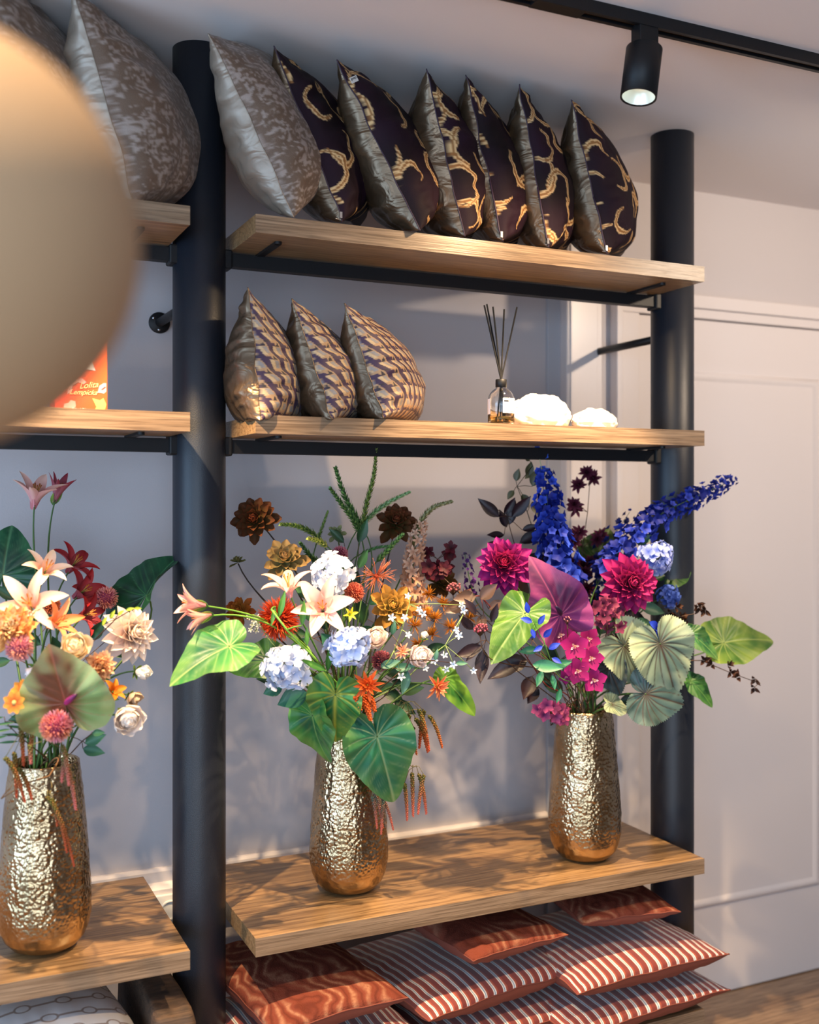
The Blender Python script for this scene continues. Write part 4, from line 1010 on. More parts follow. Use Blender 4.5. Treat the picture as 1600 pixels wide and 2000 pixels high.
def leafblade(mb, att, tip, nrm, Wk, outline, pal, vein, fold=.25, curl=.25, wave=.06, veinw=.013, blotch=3, seed=0, nth=170, nr=22, side=None, serr=0.0, veins=None, veink=.5):
    att, tip = Vector(att), Vector(tip); L = (tip-att).length; x = (tip-att).normalized(); n = Vector(nrm); n = (n-x*n.dot(x)).normalized(); y = n.cross(x)
    th = [k for k, _ in outline]; rr = [k for _, k in outline]; pts = []; cs = []; c0, c1, c2 = [tuple(z*.72 for z in C(q)) for q in pal]; c2 = mixc(c2, c1, .45); cv = tuple(z*.8 for z in C(vein))
    vs_ = veins or (0, 72, 102, 132, 158)
    for j in range(nr+1):
        s = j/nr
        for i in range(nth+1):
            a = -180+360*i/nth; r0 = float(np.interp(abs(a), th, rr)); ar = math.radians(a)
            r = r0*s*(1+serr*(1 if i % 2 else -1)*(s == 1))
            X = r*math.cos(ar); Y = r*math.sin(ar)*Wk
            # vein field
            vv = 0
            av = abs(a)+(-9*s if abs(a) > 10 else 0)*1.0
            for q in vs_:
                q2 = q+ (0 if q == 0 else 10*(1-s)-8*s)
                dd = abs(math.radians(abs(a)-q2))*r
                wv = veinw*(1.25 if q == 0 else .8)*(1-.55*s)
                vv = max(vv, math.exp(-(dd/wv)**2)*(1 if q == 0 else .85))
            pinn = 0 if veins else math.exp(-((((X-abs(Y)*.85)/.17+.5) % 1-.5)/.085)**2)*(1 if abs(a) < 72 and X > .03 else 0)*min(1, abs(Y)*12)*(1-.4*s)
            vv = max(vv, pinn*.5)
            ribs = math.sin((X*1.0-abs(Y)*.8)*46)*.5+.5 if abs(a) < 60 else 0
            ripple = .012*math.sin(abs(a)/13.0*PI)*s
            Z = -fold*abs(Y)+ .0
            Z = fold*(abs(Y)**1.2) - curl*(X**2 if X > 0 else .4*X*X) + wave*math.sin(a*.075+seed)*s*s + ripple - vv*.006
            pts.append(att+(x*X+y*Y+n*Z)*L)
            nz = fbm(X*blotch+seed, Y*blotch*1.3, seed*1.7); k = max(0, min(1, .5+nz*1.6)); c = mixc(c0, c1, k)
            e = max(0, min(1, (s-.55)*1.6+fbm(X*4+seed, Y*4, 5)*1.5)); c = mixc(c, c2, e*.55)
            c = mixc(c, cv, min(1, vv*veink+.10*max(0, ribs-.85)*4))
            cs.append(c)
    mb.grid(pts, nr+1, nth+1, cs)
def leaf(label, name, vase, att_px, Ya, tip_px, Yt, nrm, Wk=1.0, outline=HEART, pal=('#2f6b3a', '#3f8a45', '#a3c45c'), vein='#c3d68a', petiole=True, cat='leaf', group=None, stemcol=GREEN, end=None, spadix=None, petr=.0026, pdir=None, **kw):
    a = P(*att_px, Ya); tp = P(*tip_px, Yt); nv = F(*nrm); t = thing(name, label, cat, a, group)
    mb = MB(); leafblade(mb, a, tp, nv, Wk, outline, pal, vein, seed=(att_px[0]*.37) % 10, **kw); o = obj('leaf_blade', mb, M['leaf'], t)
    rng = random.Random(int(att_px[0]+att_px[1]))
    if petiole:
        dr = F(*pdir) if pdir else ((a-tp).normalized()*.6-nv*.8)
        m = end if end is not None else MOUTH[vase]+Vector((rng.uniform(-.035, .035), rng.uniform(-.035, .035), 0)); L = (a-m).length
        pb = MB(); pb.tube(bez(a, a+dr.normalized()*L*.3, m+Vector((0, 0, L*.35)), m-Vector((0, 0, .04)), 18), [petr*.8]*5+[petr]*14, 8, stemcol); obj('petiole', pb, M['stem'], t)
    if spadix:
        (sx, sy), colr = spadix; e = P(sx, sy, Ya-.035); sb = MB(); pts = [a.lerp(e, q/6)+nv*.006*math.sin(q/6*PI) for q in range(7)]
        sb.tube(pts, [.0035, .0055, .0062, .0060, .0052, .004, .0015], 12, [mixc(C(colr[0]), C(colr[1]), q/6) for q in range(7)]); obj('spadix', sb, M['leaf'], t)
    return t
def sprig(label, name, vase, pts_px, Y0, Y1, leaves, pal, Lpx=22, W=.5, kind='leaf', cat='foliage', group=None, stemcol=BROWN, stem=True, r=.0014, extra=None):
    """a twig through pixel points with leaves/flowers at listed positions: (px,py[,dirx,diry])"""
    m = len(pts_px); P3 = [P(x, y, Y0+(Y1-Y0)*i/max(1, m-1)) for i, (x, y) in enumerate(pts_px)]
    t = thing(name, label, cat, P3[0], group); rng = random.Random(int(pts_px[-1][0]*5+pts_px[-1][1])); a, b = C(pal[0]), C(pal[1])
    tw = MB(); tw.tube(P3, [r*(1-.4*i/m) for i in range(m)], 6, stemcol)
    mb = MB()
    for q in leaves:
        mb = MB(); px, py = q[0], q[1]
        k = min(range(m), key=lambda i: (pts_px[i][0]-px)**2+(pts_px[i][1]-py)**2); yy = P3[k].y+rng.uniform(-.02, .02); p = P(px, py, yy); tw.tube([P3[k], (P3[k]+p)/2+Vector((0, 0, .002)), p], r*.6, 5, stemcol)
        sc_ = depth_of(p)/FPX
        if kind == 'leaf':
            d = F(q[2], -q[3], .2) if len(q) > 2 else (p-P3[k]).normalized()+F(0, .2, .3)*.5
            petal(mb, p, d, F(rng.uniform(-.4, .4), .3, 1), (q[4] if len(q) > 4 else Lpx)*sc_, (q[4] if len(q) > 4 else Lpx)*W*sc_, p_lance, rng.uniform(-.5, .3), .35, a, mixc(a, b, rng.uniform(.3, 1)), 7, 2, .03, rng, .12, mid=b)
        elif kind == 'floret': floret(mb, p, F(rng.uniform(-.6, .6), rng.uniform(-.3, .6), 1), Lpx*sc_*rng.uniform(.85, 1.1), rng, a, b, 5, W, 66, .3, -.3, p_round)
        elif kind == 'pod':
            fv = F(rng.uniform(-.7, .7), rng.uniform(-.5, .7), .6)
            phyllo(mb, p, fv, Lpx*sc_, 5, 75, 40, 1, .8, .5, .45, p_lance, .5, .6, .9, (a, b), (a, b), .1, rng, 5)
        elif kind == 'puff':
            fv = F(rng.uniform(-.5, .5), rng.uniform(-.2, .6), 1)
            phyllo(mb, p, fv, Lpx*sc_, 26, 95, 10, 1, .7, W, W*.8, p_point, -.2, .4, .4, (a, b), (a, b), .25, rng, 4)
        elif kind == 'needleball':
            fv = F(rng.uniform(-.5, .5), rng.uniform(0, .8), .8); ff, u, v = basis(fv)
            for i in range(46):
                az = rng.uniform(0, 6.28); el = rng.uniform(0, 1.7); dd = ff*math.cos(el)+(u*math.cos(az)+v*math.sin(az))*math.sin(el)
                petal(mb, p, dd, dd.orthogonal(), Lpx*sc_*rng.uniform(.7, 1.1), Lpx*sc_*.10, p_strap, rng.uniform(-.4, .4), .5, a, mixc(a, b, rng.uniform(.4, 1)), 3, 1, 0, rng, .2)
        obj({'leaf': 'leaf_blade', 'floret': 'blossom', 'pod': 'seed_pod', 'puff': 'blossom', 'needleball': 'blossom'}[kind], mb, M['leaf' if kind == 'leaf' else 'petal'], t)
    obj('twig', tw, M['stem'], t)
    if extra: extra(t, P3, rng)
    if stem: add_stem(t, P3[0], (P3[1]-P3[0]), vase, rng, r, stemcol)
    return t
def berries(label, vase, c_px, Y, Rpx, n=26, col='#7a1f38', group=None):
    c = P(*c_px, Y); R = Rpx*depth_of(c)/FPX; t = thing('berry_cluster', label, 'berries', c, group); rng = random.Random(int(c_px[0])); mb = MB(); st = MB()
    for i in range(n):
        y = 1-1.5*i/(n-1); az = i*2.4; r = math.sqrt(max(0, 1-y*y)); d = Vector((math.cos(az)*r, -abs(y)*.6+math.sin(az)*r*.6, y*.7)); o = c+d*R*rng.uniform(.7, 1); br = R*.17
        mb.lathe(o, [(max(1e-5, br*math.sin(q)), -br*math.cos(q)) for q in [PI*z/6 for z in range(7)]], 8, mixc(C(col), C('#d8808a'), rng.random()*.4)); st.tube([c-Vector((0, 0, R)), o], R*.04, 4, BROWN)
    obj('berries', mb, M['leaf'], t); obj('stalks', st, M['stem'], t); add_stem(t, c-Vector((0, 0, R)), Vector((0, 0, 1)), vase, rng, .0014, BROWN)
KINDS = {'dahlia': k_dahlia, 'succ': k_succ, 'peony': k_peony, 'carn': k_carn, 'pompon': k_pompon, 'pin': k_pin, 'spider': k_spider, 'lily': k_lily, 'hydr': k_hydr, 'star': k_star, 'cosmos': k_cosmos, 'bud': k_bud}
# ================================================================== LEFT BOUQUET
V_ = 'left'; gl_ = 'flowers of the left bouquet'
PINKL = ('#d98a96', '#f2b49a', '#f9d9c8'); CREAML = ('#f0b090', '#fbdcc0', '#fff0dc'); REDL = ('#a8505c', '#86060e', '#b01418')
flower('lily', 72, 952, 2.50, 46, (.25, .9, .25), 'pink lily at the very top of the left bouquet, on the tallest green stem', 'lily', vase=V_, pal=PINKL, flare=1.0, tube=.75, W=.45)
flower('lily', 116, 950, 2.56, 36, (.35, .9, .1), 'dark red half-closed lily just right of the topmost pink lily', 'lily', vase=V_, pal=('#c88a9a', '#8a1426', '#b03040'), flare=.35, tube=.7, W=.36, sepal=True)
flower('lily', 92, 1108, 2.38, 42, (.55, .75, .55), 'cream peach lily with upswept petals above the centre of the left bouquet', 'lily', vase=V_, pal=CREAML, tube=.5)
flower('lily', 58, 1180, 2.28, 58, (.12, .45, 1), 'large cream peach lily opened towards the room in the left bouquet', 'lily', vase=V_, pal=CREAML, tube=.35, flare=1.7)
flower('lily', 150, 1095, 2.50, 40, (.55, .6, .2), 'red lily highest in the left bouquet', 'lily', vase=V_, pal=REDL, tube=.6, W=.5)
flower('lily', 170, 1150, 2.45, 40, (.75, .45, .3), 'red lily in the middle of the three open red lilies', 'lily', vase=V_, pal=REDL, tube=.7, W=.55, flare=1.2)
flower('lily', 178, 1198, 2.42, 38, (.85, .25, .3), 'lowest of the three red lilies, beside the big cream dahlia', 'lily', vase=V_, pal=REDL, tube=.65, W=.5, flare=1.3)
flower('lily', 118, 1212, 2.25, 42, (.9, .45, .4), 'peach orange lily pointing right above the cream ranunculus', 'lily', vase=V_, pal=('#f0a070', '#f58a48', '#f9c08c'), tube=.6, flare=1.0)
flower('pompon', 208, 1168, 2.45, 23, (.2, .6, .7), 'pink and orange pompon flower on a pale stem beside the red lilies', 'pompon_flower', vase=V_)
flower('pompon', 100, 1182, 2.36, 19, (.1, .3, .9), 'rust pompon flower between the lilies of the left bouquet', 'pompon_flower', vase=V_, pal=('#7a2414', '#c86a44', '#8e3018', '#d88058'))
flower('pompon', 38, 1265, 2.18, 28, (-.1, .3, 1), 'pink pompon flower below the orange chrysanthemum', 'pompon_flower', vase=V_, pal=('#b85a78', '#f2a8b4', '#e08868', '#f8c0a0'))
flower('pompon', 110, 1418, 2.14, 33, (.05, .1, 1), 'big pink pompon flower hanging over the vase rim of the left bouquet', 'pompon_flower', vase=V_, pal=('#b84a70', '#f0a0b4', '#e07048', '#f8b890'), n=340)
flower('carn', 22, 1228, 2.20, 48, (.1, .4, 1), 'orange and cream chrysanthemum at the left edge', 'chrysanthemum', vase=V_, pal=('#e07a1e', '#f8c070', '#f0a040', '#fde6b8'), n=120)
flower('dahlia', 248, 1240, 2.32, 62, (.75, .25, .65), 'large creamy white dahlia on the right side of the left bouquet', 'dahlia', vase=V_, pal=('#e6c8b8', '#fbeee6', '#f0cfae', '#fdf0dc'), n=78)
flower('peony', 148, 1265, 2.20, 38, (.1, .5, 1), 'cream ranunculus above the large anthurium', 'ranunculus', vase=V_, pal=('#f4d8ac', '#fdf0d4', '#eebf80', '#fbe2b4'))
flower('carn', 195, 1300, 2.20, 32, (.5, .3, .9), 'peach carnation tucked behind the anthurium lobe', 'carnation', vase=V_)
flower('peony', 250, 1403, 2.18, 38, (.4, -.1, 1), 'white cabbage rose lowest on the right of the left bouquet', 'rose', vase=V_, pal=('#f4dcd2', '#fffaf4', '#f6dcc4', '#fff4e8'), n=50)
flower('peony', 276, 1312, 2.28, 27, (1, -.1, .4), 'white rose bud with green sepals under the cream dahlia', 'rose_bud', vase=V_, pal=('#eeeade', '#fffef8', '#f0e8d0', '#fffaf0'), n=20, open_=.6)
flower('peony', 64, 1312, 2.22, 27, (-.2, -.5, .7), 'white rose bud with green sepals left of the anthurium', 'rose_bud', vase=V_, pal=('#f4e2e0', '#fffafa', '#f0d8d0', '#fff'+'4f0'), n=20, open_=.6)
flower('cosmos', 44, 1348, 2.17, 22, (.2, .5, 1), 'upper of the two orange cosmos at the left edge', 'cosmos', vase=V_)
flower('cosmos', 28, 1372, 2.14, 23, (-.1, .1, 1), 'lower of the two orange cosmos at the left edge', 'cosmos', vase=V_)
flower('lily', 222, 1350, 2.26, 22, (.6, .5, .5), 'small bright orange cup flower behind the anthurium', 'lily', vase=V_, pal=('#c05008', '#f08a18', '#f8b040'), tube=.3, W=.6, stamens=False)
flower('peony', 260, 1362, 2.27, 22, (.8, -.4, .4), 'dried beige rose above the white cabbage rose', 'rose', vase=V_, pal=('#b8987c', '#ddc4a8', '#c8a888', '#e6d2b8'), n=16)
leaf('large mottled brown, green and cream anthurium bloom at the front of the left bouquet', 'anthurium', V_, (128, 1374), 2.14, (94, 1262), 2.11, (.12, .1, 1), Wk=1.08, outline=[(0, 1.0), (6, .93), (15, .82), (28, .72), (45, .68), (70, .66), (95, .68), (118, .70), (138, .68), (155, .58), (168, .42), (176, .22), (180, .06)],
     pal=('#7a4a30', '#8fae6a', '#e2dca0'), vein='#b86a52', cat='flower', blotch=1.3, fold=.12, curl=.15, wave=.07, spadix=((150, 1356), ('#b8347a', '#3a1240')))
leaf('large dark green heart-shaped leaf cut off by the left edge', 'elephant_ear_leaf', V_, (6, 1122), 2.50, (20, 1022), 2.52, (.2, .3, 1), Wk=1.35, pal=('#12402c', '#1e5a3c', '#3f7a4a'), vein='#6ca070', fold=.1)
leaf('folded dark green leaf rising toward the left post', 'elephant_ear_leaf', V_, (286, 1162), 2.42, (330, 1076), 2.42, (-.75, .1, .65), Wk=1.0, pal=('#0e3424', '#174a30', '#205a38'), vein='#4a8a58', fold=.5, outline=[(0, 1.0), (10, .93), (28, .80), (45, .74), (70, .72), (95, .74), (118, .82), (138, .98), (155, 1.05), (168, .9), (176, .5), (180, .1)])
sprig('broad green rose leaves resting on the rim of the left vase', 'rose_leaf_sprig', V_, [(140, 1470), (160, 1448), (180, 1432)], 2.30, 2.22, [(166, 1452, 1, -.45, 48), (162, 1462, 1, .15, 46), (140, 1440, -.5, -1, 40), (180, 1432, 1, -.1, 28)], ('#2c5a40', '#4c8058'), 44, .5, group=gl_)
sprig('small dark green leaves at the back of the left bouquet', 'foliage_sprig', V_, [(120, 1330), (40, 1290), (10, 1260)], 2.42, 2.46, [(20, 1290, -1, .2, 40), (30, 1170, -.7, -.5, 46), (215, 1270, 1, .2, 45), (90, 1225, .2, -1, 40), (10, 1200, -.7, -.4, 40), (215, 1245, .8, -.6, 40), (60, 1365, -1, .6, 36)], ('#173a26', '#2f6238'), 44, .5, group=gl_)
sprig('feathery green foliage at the lower left of the left bouquet', 'foliage_sprig', V_, [(90, 1480), (40, 1440), (10, 1410)], 2.28, 2.2, [(8+7*i, 1400+((i*37) % 50), -1+.1*i, .2-.05*i, 40) for i in range(12)], ('#1c4a24', '#3f7a34'), 36, .13, group=gl_)
sprig('yellow-green freesia buds beside the cream dahlia', 'freesia_stem', V_, [(185, 1250), (225, 1210), (258, 1190)], 2.27, 2.25, [(200, 1222, .6, -1, 22), (215, 1208, .6, -1, 20), (230, 1202, .8, -.6, 18), (246, 1192, 1, -.3, 18), (262, 1188, 1, 0, 16)], ('#7f9a20', '#c8d84a'), 20, .4, group=gl_)
catkin_spray('green to coral drooping catkins at the left rim of the left vase', 'catkin_stem', V_, (62, 1418), 2.20, [(64, 1416, 70), (40, 1420, 75), (28, 1470, 90), (10, 1480, 100), (35, 1500, 70)], group=gl_)
catkin_spray('coral catkins hanging down the front of the left vase', 'catkin_stem', V_, (118, 1460), 2.17, [(122, 1456, 80), (130, 1470, 60), (124, 1480, 110), (58, 1456, 36)], c1='#e88078', group=gl_)
catkin_spray('long catkins trailing lowest over the front of the left vase', 'catkin_stem', V_, (95, 1552), 2.245, [(92, 1556, 150), (100, 1560, 110), (108, 1574, 40)], group=gl_, r=.0036)
sprig('bare brown twig crossing in front of the left vase', 'twig', V_, [(112, 1490), (96, 1516), (50, 1530), (2, 1560)], 2.27, 2.2, [(70, 1540), (20, 1540)], ('#7a5a34', '#a88050'), 12, .2, group=gl_, stemcol=C('#7a5a3c'), r=.0022)

# ================================================================== MIDDLE BOUQUET
V_ = 'middle'; gm_ = 'flowers of the middle bouquet'
t = flower('lily', 372, 1180, 2.22, 40, (-1, .15, .35), 'peach lily reaching far left in front of the left post, petals upward', 'lily', vase=V_, pal=('#e58a90', '#f5b8a0', '#fcdcd0'), flare=.75, tube=.5, W=.42, sepal=True, stemcol=C('#6a9a38'))
flower('lily', 385, 1208, 2.20, 34, (-1, -.25, .35), 'peach lily reaching far left in front of the left post, petals downward', 'lily', vase=V_, pal=('#e58a80', '#f4a890', '#fbd0c4'), flare=.6, tube=.6, W=.30, n=6, sepal=True, stemcol=C('#6a9a38'))
flower('lily', 562, 1136, 2.24, 44, (-.1, 1, .4), 'pale peach lily with back-curled petals above the red pincushion', 'lily', vase=V_, pal=('#e8b0b4', '#f6b896', '#f9c8b0'), tube=.55, flare=1.7, stemcol=C('#5a8a40'))
flower('lily', 630, 1188, 2.18, 50, (.05, .35, 1), 'pale peach lily facing the room between the pale blue hydrangeas', 'lily', vase=V_, pal=('#f0a494', '#fad2bc', '#fdeadd'), tube=.25, flare=1.7, W=.55)
SU = ('#2c3418', '#5c341c', '#4c5428', '#7c3c28'); SUG = ('#4a5a34', '#8a6a3c', '#76855a', '#b08a5a'); SUO = ('#6a5a24', '#b0501c', '#a08a3c', '#e09a4a')
flower('succ', 500, 1015, 2.50, 47, (-.1, .2, 1), 'brown and olive dahlia standing alone high beside the left post', 'green_dahlia', vase=V_, pal=SU, stemcol=C('#2a2018'), n=60)
flower('succ', 557, 1098, 2.40, 46, (.05, .5, .8), 'olive dahlia with red-edged petals behind the upper peach lily', 'green_dahlia', vase=V_, pal=SUG, stemcol=C('#2a2018'))
flower('bud', 465, 1100, 2.46, 18, (-.3, .9, .3), 'small closed olive bud on a long thin stem near the left post', 'dahlia_bud', vase=V_, pal=('#3c4424', '#6a6c3a', '#5a5430', '#80784a'), stemcol=C('#2a2018'))
flower('succ', 470, 1195, 2.50, 32, (-.2, .3, 1), 'orange brown dahlia half hidden between the post and the red pincushion', 'green_dahlia', vase=V_, pal=SUO, stemcol=C('#2a2018'))
flower('succ', 773, 1025, 2.50, 43, (.1, .5, .8), 'olive dahlia with dark red tips at the top right of the middle bouquet', 'green_dahlia', vase=V_, pal=SU, stemcol=C('#2a2018'), n=56)
flower('succ', 658, 1042, 2.48, 19, (0, .3, 1), 'small grey-green rosette between the fern spikes', 'green_dahlia', vase=V_, pal=('#5c6e4a', '#8a8a5c', '#6e805a', '#98a070'), n=24)
flower('succ', 765, 1187, 2.32, 47, (.1, .3, 1), 'yellow-edged olive dahlia in the centre of the middle bouquet', 'green_dahlia', vase=V_, pal=('#4a5424', '#b8762c', '#7a7c34', '#e0b860'))
flower('succ', 862, 1140, 2.50, 34, (.2, .4, .9), 'dark olive dahlia between the middle and right bouquets', 'green_dahlia', vase=V_, pal=('#333a1e', '#6a3a1c', '#4a5228', '#7a5a2c'))
HYD = ('#8fa6d8', '#e6ecf8', '#b4c6ec', '#f6f8fc')
flower('hydr', 650, 1122, 2.32, 41, (-.05, .4, 1), 'white hydrangea head highest in the middle bouquet', 'hydrangea', vase=V_, pal=('#b4c4e6', '#f0f4fb', '#d0daf0', '#fbfcff'))
flower('hydr', 563, 1303, 2.22, 46, (-.4, -.1, 1), 'pale blue hydrangea head lowest at the left of the middle bouquet', 'hydrangea', vase=V_, pal=HYD)
flower('hydr', 680, 1262, 2.16, 42, (-.1, .2, 1), 'pale blue hydrangea head beside the cream ranunculus', 'hydrangea', vase=V_, pal=('#7e98d4', '#c8d6f4', '#a8bcec', '#e6eefc'))
flower('pin', 545, 1208, 2.28, 46, (-.2, .3, 1), 'bright orange-red pincushion flower in the middle bouquet', 'pincushion_flower', vase=V_, n=420)
flower('pompon', 664, 1082, 2.40, 17, (0, .5, .8), 'dusky pink pompon flower behind the top hydrangea', 'pompon_flower', vase=V_, pal=('#8a3450', '#c87888', '#984058', '#d88a90'))
flower('pompon', 692, 1157, 2.30, 21, (0, .2, 1), 'coral pompon flower under the clematis seed head', 'pompon_flower', vase=V_, pal=('#a83420', '#ee9070', '#b84030', '#f4a884'))
flower('pompon', 745, 1290, 2.24, 21, (.1, .1, 1), 'plum pompon flower below the cream ranunculus', 'pompon_flower', vase=V_, pal=('#5c1e2c', '#a85a64', '#6a2430', '#b46a6a'))
flower('spider', 735, 1126, 2.36, 36, (.1, .4, .9), 'wispy copper clematis seed head in the middle bouquet', 'seed_head', vase=V_)
flower('peony', 733, 1246, 2.16, 29, (.2, .4, 1), 'cream ranunculus in the middle bouquet', 'ranunculus', vase=V_, pal=('#f4d6c4', '#fdf0e6', '#f0c8ac', '#fbe6d6'))
flower('peony', 818, 1280, 2.22, 28, (.5, .1, .8), 'blush ranunculus on the right of the middle bouquet', 'ranunculus', vase=V_, pal=('#f0d8d4', '#fbf0ee', '#f2dccc', '#fdf2e6'))
flower('peony', 829, 1242, 2.26, 15, (.2, .9, .5), 'small white rose bud above the blush ranunculus', 'rose_bud', vase=V_, pal=('#f2eadc', '#fffaf2', '#f0e4d0', '#fffaf0'), n=14, open_=.6)
flower('star', 718, 1338, 2.16, 32, (0, .2, 1), 'burnt orange spiky daisy in the centre of the middle bouquet', 'daisy', vase=V_)
flower('star', 853, 1340, 2.20, 30, (.6, -.1, .7), 'peach orange spiky daisy reaching right from the middle bouquet', 'daisy', vase=V_, pal=('#d8602c', '#f8a070'))
flower('star', 786, 1272, 2.20, 19, (.1, .4, 1), 'small peach daisy beside the blush ranunculus', 'daisy', vase=V_, pal=('#e08058', '#f8b898'))
flower('lily', 684, 1200, 2.22, 13, (.4, .3, .8), 'tiny yellow flower above the pale blue hydrangea', 'lily', vase=V_, pal=('#c8c010', '#f0e030', '#f8ee60'), tube=.3, stamens=False)
# fern-like spikes
for k, (pp, y0, y1, r_, lab, pal) in enumerate([
 ([(706, 1040), (716, 985), (730, 930), (735, 878)], 2.46, 2.42, 12, 'tallest green foxtail spike of the middle bouquet', ('#4a6428', '#86984c')),
 ([(712, 1038), (695, 1010), (672, 965), (656, 916)], 2.48, 2.46, 15, 'green foxtail spike leaning left of the tallest one', ('#2c5a26', '#80a860')),
 ([(702, 1040), (690, 1015), (668, 985), (646, 955)], 2.44, 2.40, 13, 'green foxtail spike low against the left-leaning one', ('#2c5a26', '#80a860')),
 ([(708, 1024), (735, 998), (765, 978), (798, 962)], 2.47, 2.45, 12, 'green foxtail spike slanting up to the right', ('#3c6a34', '#9cbc7c')),
 ([(632, 1066), (610, 1042), (582, 1028), (550, 1024)], 2.44, 2.42, 13, 'green foxtail spike bending left toward the lone brown dahlia', ('#3c6428', '#a0b460')),
 ([(640, 1068), (625, 1058), (604, 1052)], 2.38, 2.36, 13, 'short yellow-green foxtail spike beside the grey-green rosette', ('#7c8a30', '#c8cc7c')),
 ([(622, 1098), (606, 1085), (588, 1062)], 2.46, 2.44, 12, 'short dark green foxtail spike left of the top hydrangea', ('#2c5030', '#5c8450')),
 ([(735, 1098), (757, 1075), (785, 1045)], 2.40, 2.36, 13, 'green foxtail spike in front of the red-tipped olive dahlia', ('#3a6a2c', '#90b468')),
 ([(705, 1082), (735, 1070), (765, 1066)], 2.44, 2.42, 8, 'thin green foxtail spike lying level across the middle bouquet', ('#2c5a2a', '#5c8c4c')),
 ([(618, 1062), (640, 1000), (618, 1030)][:2], 2.47, 2.47, 8, 'faint green foxtail spike behind the grey-green rosette', ('#4a6428', '#78904a')),
 ]):
    plume(lab, 'foxtail_spike', V_, pp, y0, y1, r_, pal, group='green foxtail spikes of the middle bouquet')
plume('peach hyacinth spike rising at the right of the middle bouquet', 'hyacinth_spike', V_, [(812, 1190), (806, 1130), (812, 1070), (824, 1020)], 2.42, 2.46, 30, ('#b8876a', '#eac8b0'), kind='bell', n=64, cat='flower')
plume('brownish green spike tip curving right above the hyacinth', 'foxtail_spike', V_, [(806, 1070), (822, 1020), (846, 992), (880, 980)], 2.46, 2.46, 13, ('#5c5a30', '#94905c'), group='green foxtail spikes of the middle bouquet')
# tiny white florets
sprig('tiny pale blue star flowers sprinkled right of the middle bouquet', 'star_flower_sprig', V_, [(790, 1330), (830, 1290), (870, 1260), (905, 1200)], 2.24, 2.2,
   [(893, 1230), (868, 1280), (872, 1308), (830, 1305), (925, 1310), (886, 1298), (905, 1192), (848, 1290), (897, 1242)], ('#8fb0d8', '#f0f6fc'), 9, .55, kind='floret', stemcol=C('#8aa05c'), group=gm_, cat='flower')
sprig('tiny white star flowers in front of the yellow-edged olive dahlia', 'star_flower_sprig', V_, [(770, 1270), (785, 1230), (800, 1180), (800, 1160)], 2.2, 2.2,
   [(765, 1206), (791, 1206), (820, 1190), (797, 1164), (797, 1240), (826, 1198), (784, 1322), (903, 1182)], ('#b8c8dc', '#fbfdff'), 9, .55, kind='floret', stemcol=C('#8aa05c'), group=gm_, cat='flower')
sprig('white fuzzy filler blossom beside the pincushion flower', 'filler_sprig', V_, [(520, 1240), (505, 1215), (495, 1200)], 2.27, 2.27, [(487, 1205), (496, 1212), (505, 1222), (492, 1220), (503, 1205), (500, 1232), (490, 1230)], ('#a0a888', '#f0f0e4'), 7, .5, kind='floret', stemcol=C('#8aa05c'), group=gm_, cat='flower')
sprig('yellow-orange tufted flowers spreading right of the middle bouquet', 'tufted_flower_sprig', V_, [(790, 1300), (820, 1250), (850, 1215), (880, 1180)], 2.34, 2.4,
   [(865, 1180), (850, 1208), (832, 1200), (905, 1172), (810, 1222), (818, 1256), (915, 1205), (800, 1200), (880, 1225), (838, 1160), (920, 1190), (845, 1240)], ('#9a5410', '#f0a83c'), 21, .4, kind='needleball', group=gm_, cat='flower')
# leaves
AL = ('#2a6a3c', '#3c8a48', '#b4d068')
leaf('big light green heart-shaped leaf overlapping the left post', 'elephant_ear_leaf', V_, (447, 1262), 2.16, (330, 1312), 2.14, (-.05, .75, .75), Wk=1.0, pal=('#1e6a44', '#4a9a4c', '#98b858'), vein='#cfe08a', fold=.15, curl=.28, wave=.05, blotch=2.2)
leaf('dark green leaf behind the big light green one', 'elephant_ear_leaf', V_, (520, 1290), 2.36, (432, 1296), 2.42, (.1, .5, .8), Wk=.9, pal=('#12341e', '#2c5a28', '#4c7a30'), vein='#5c8a44')
leaf('green heart-shaped leaf with yellow veins hanging over the middle vase rim', 'elephant_ear_leaf', V_, (655, 1358), 2.20, (652, 1462), 2.24, (-.05, .25, 1), Wk=.92, pal=('#1c6a3c', '#3a8a40', '#a8c44c'), vein='#e0d850', veinw=.03, fold=.22, pdir=(.1, .8, -.6))
leaf('large blue-green heart-shaped leaf covering the right side of the middle vase', 'elephant_ear_leaf', V_, (737, 1440), 2.24, (778, 1580), 2.25, (.15, .2, 1), Wk=.92, pal=('#1e6a50', '#388858', '#90b848'), vein='#c8dca0', fold=.16, blotch=2.0, pdir=(-.2, .9, -.3))
leaf('green leaf hanging down the left side of the middle vase', 'elephant_ear_leaf', V_, (610, 1398), 2.26, (627, 1510), 2.30, (-.45, .15, .85), Wk=.80, pal=('#1a5c3a', '#3c8c40', '#a4c858'), vein='#9cc070', pdir=(.3, .8, -.5))
leaf('bright green pointed leaf hanging at the far right of the middle bouquet', 'elephant_ear_leaf', V_, (868, 1325), 2.34, (936, 1394), 2.30, (.2, .6, .8), Wk=.85, outline=OVATE, pal=('#2c6a24', '#5c9430', '#a8c848'), vein='#8cb44c')
sprig('rounded hydrangea leaves below the pale blue hydrangea', 'hydrangea_leaf_sprig', V_, [(640, 1370), (590, 1345), (550, 1335)], 2.28, 2.24, [(552, 1340, -.8, .3, 40), (600, 1352, -.9, .35, 62), (655, 1270, -.8, -1, 44), (640, 1360, -.6, .5, 48)], ('#1c4a38', '#3c7a5c'), 44, .7, group=gm_)
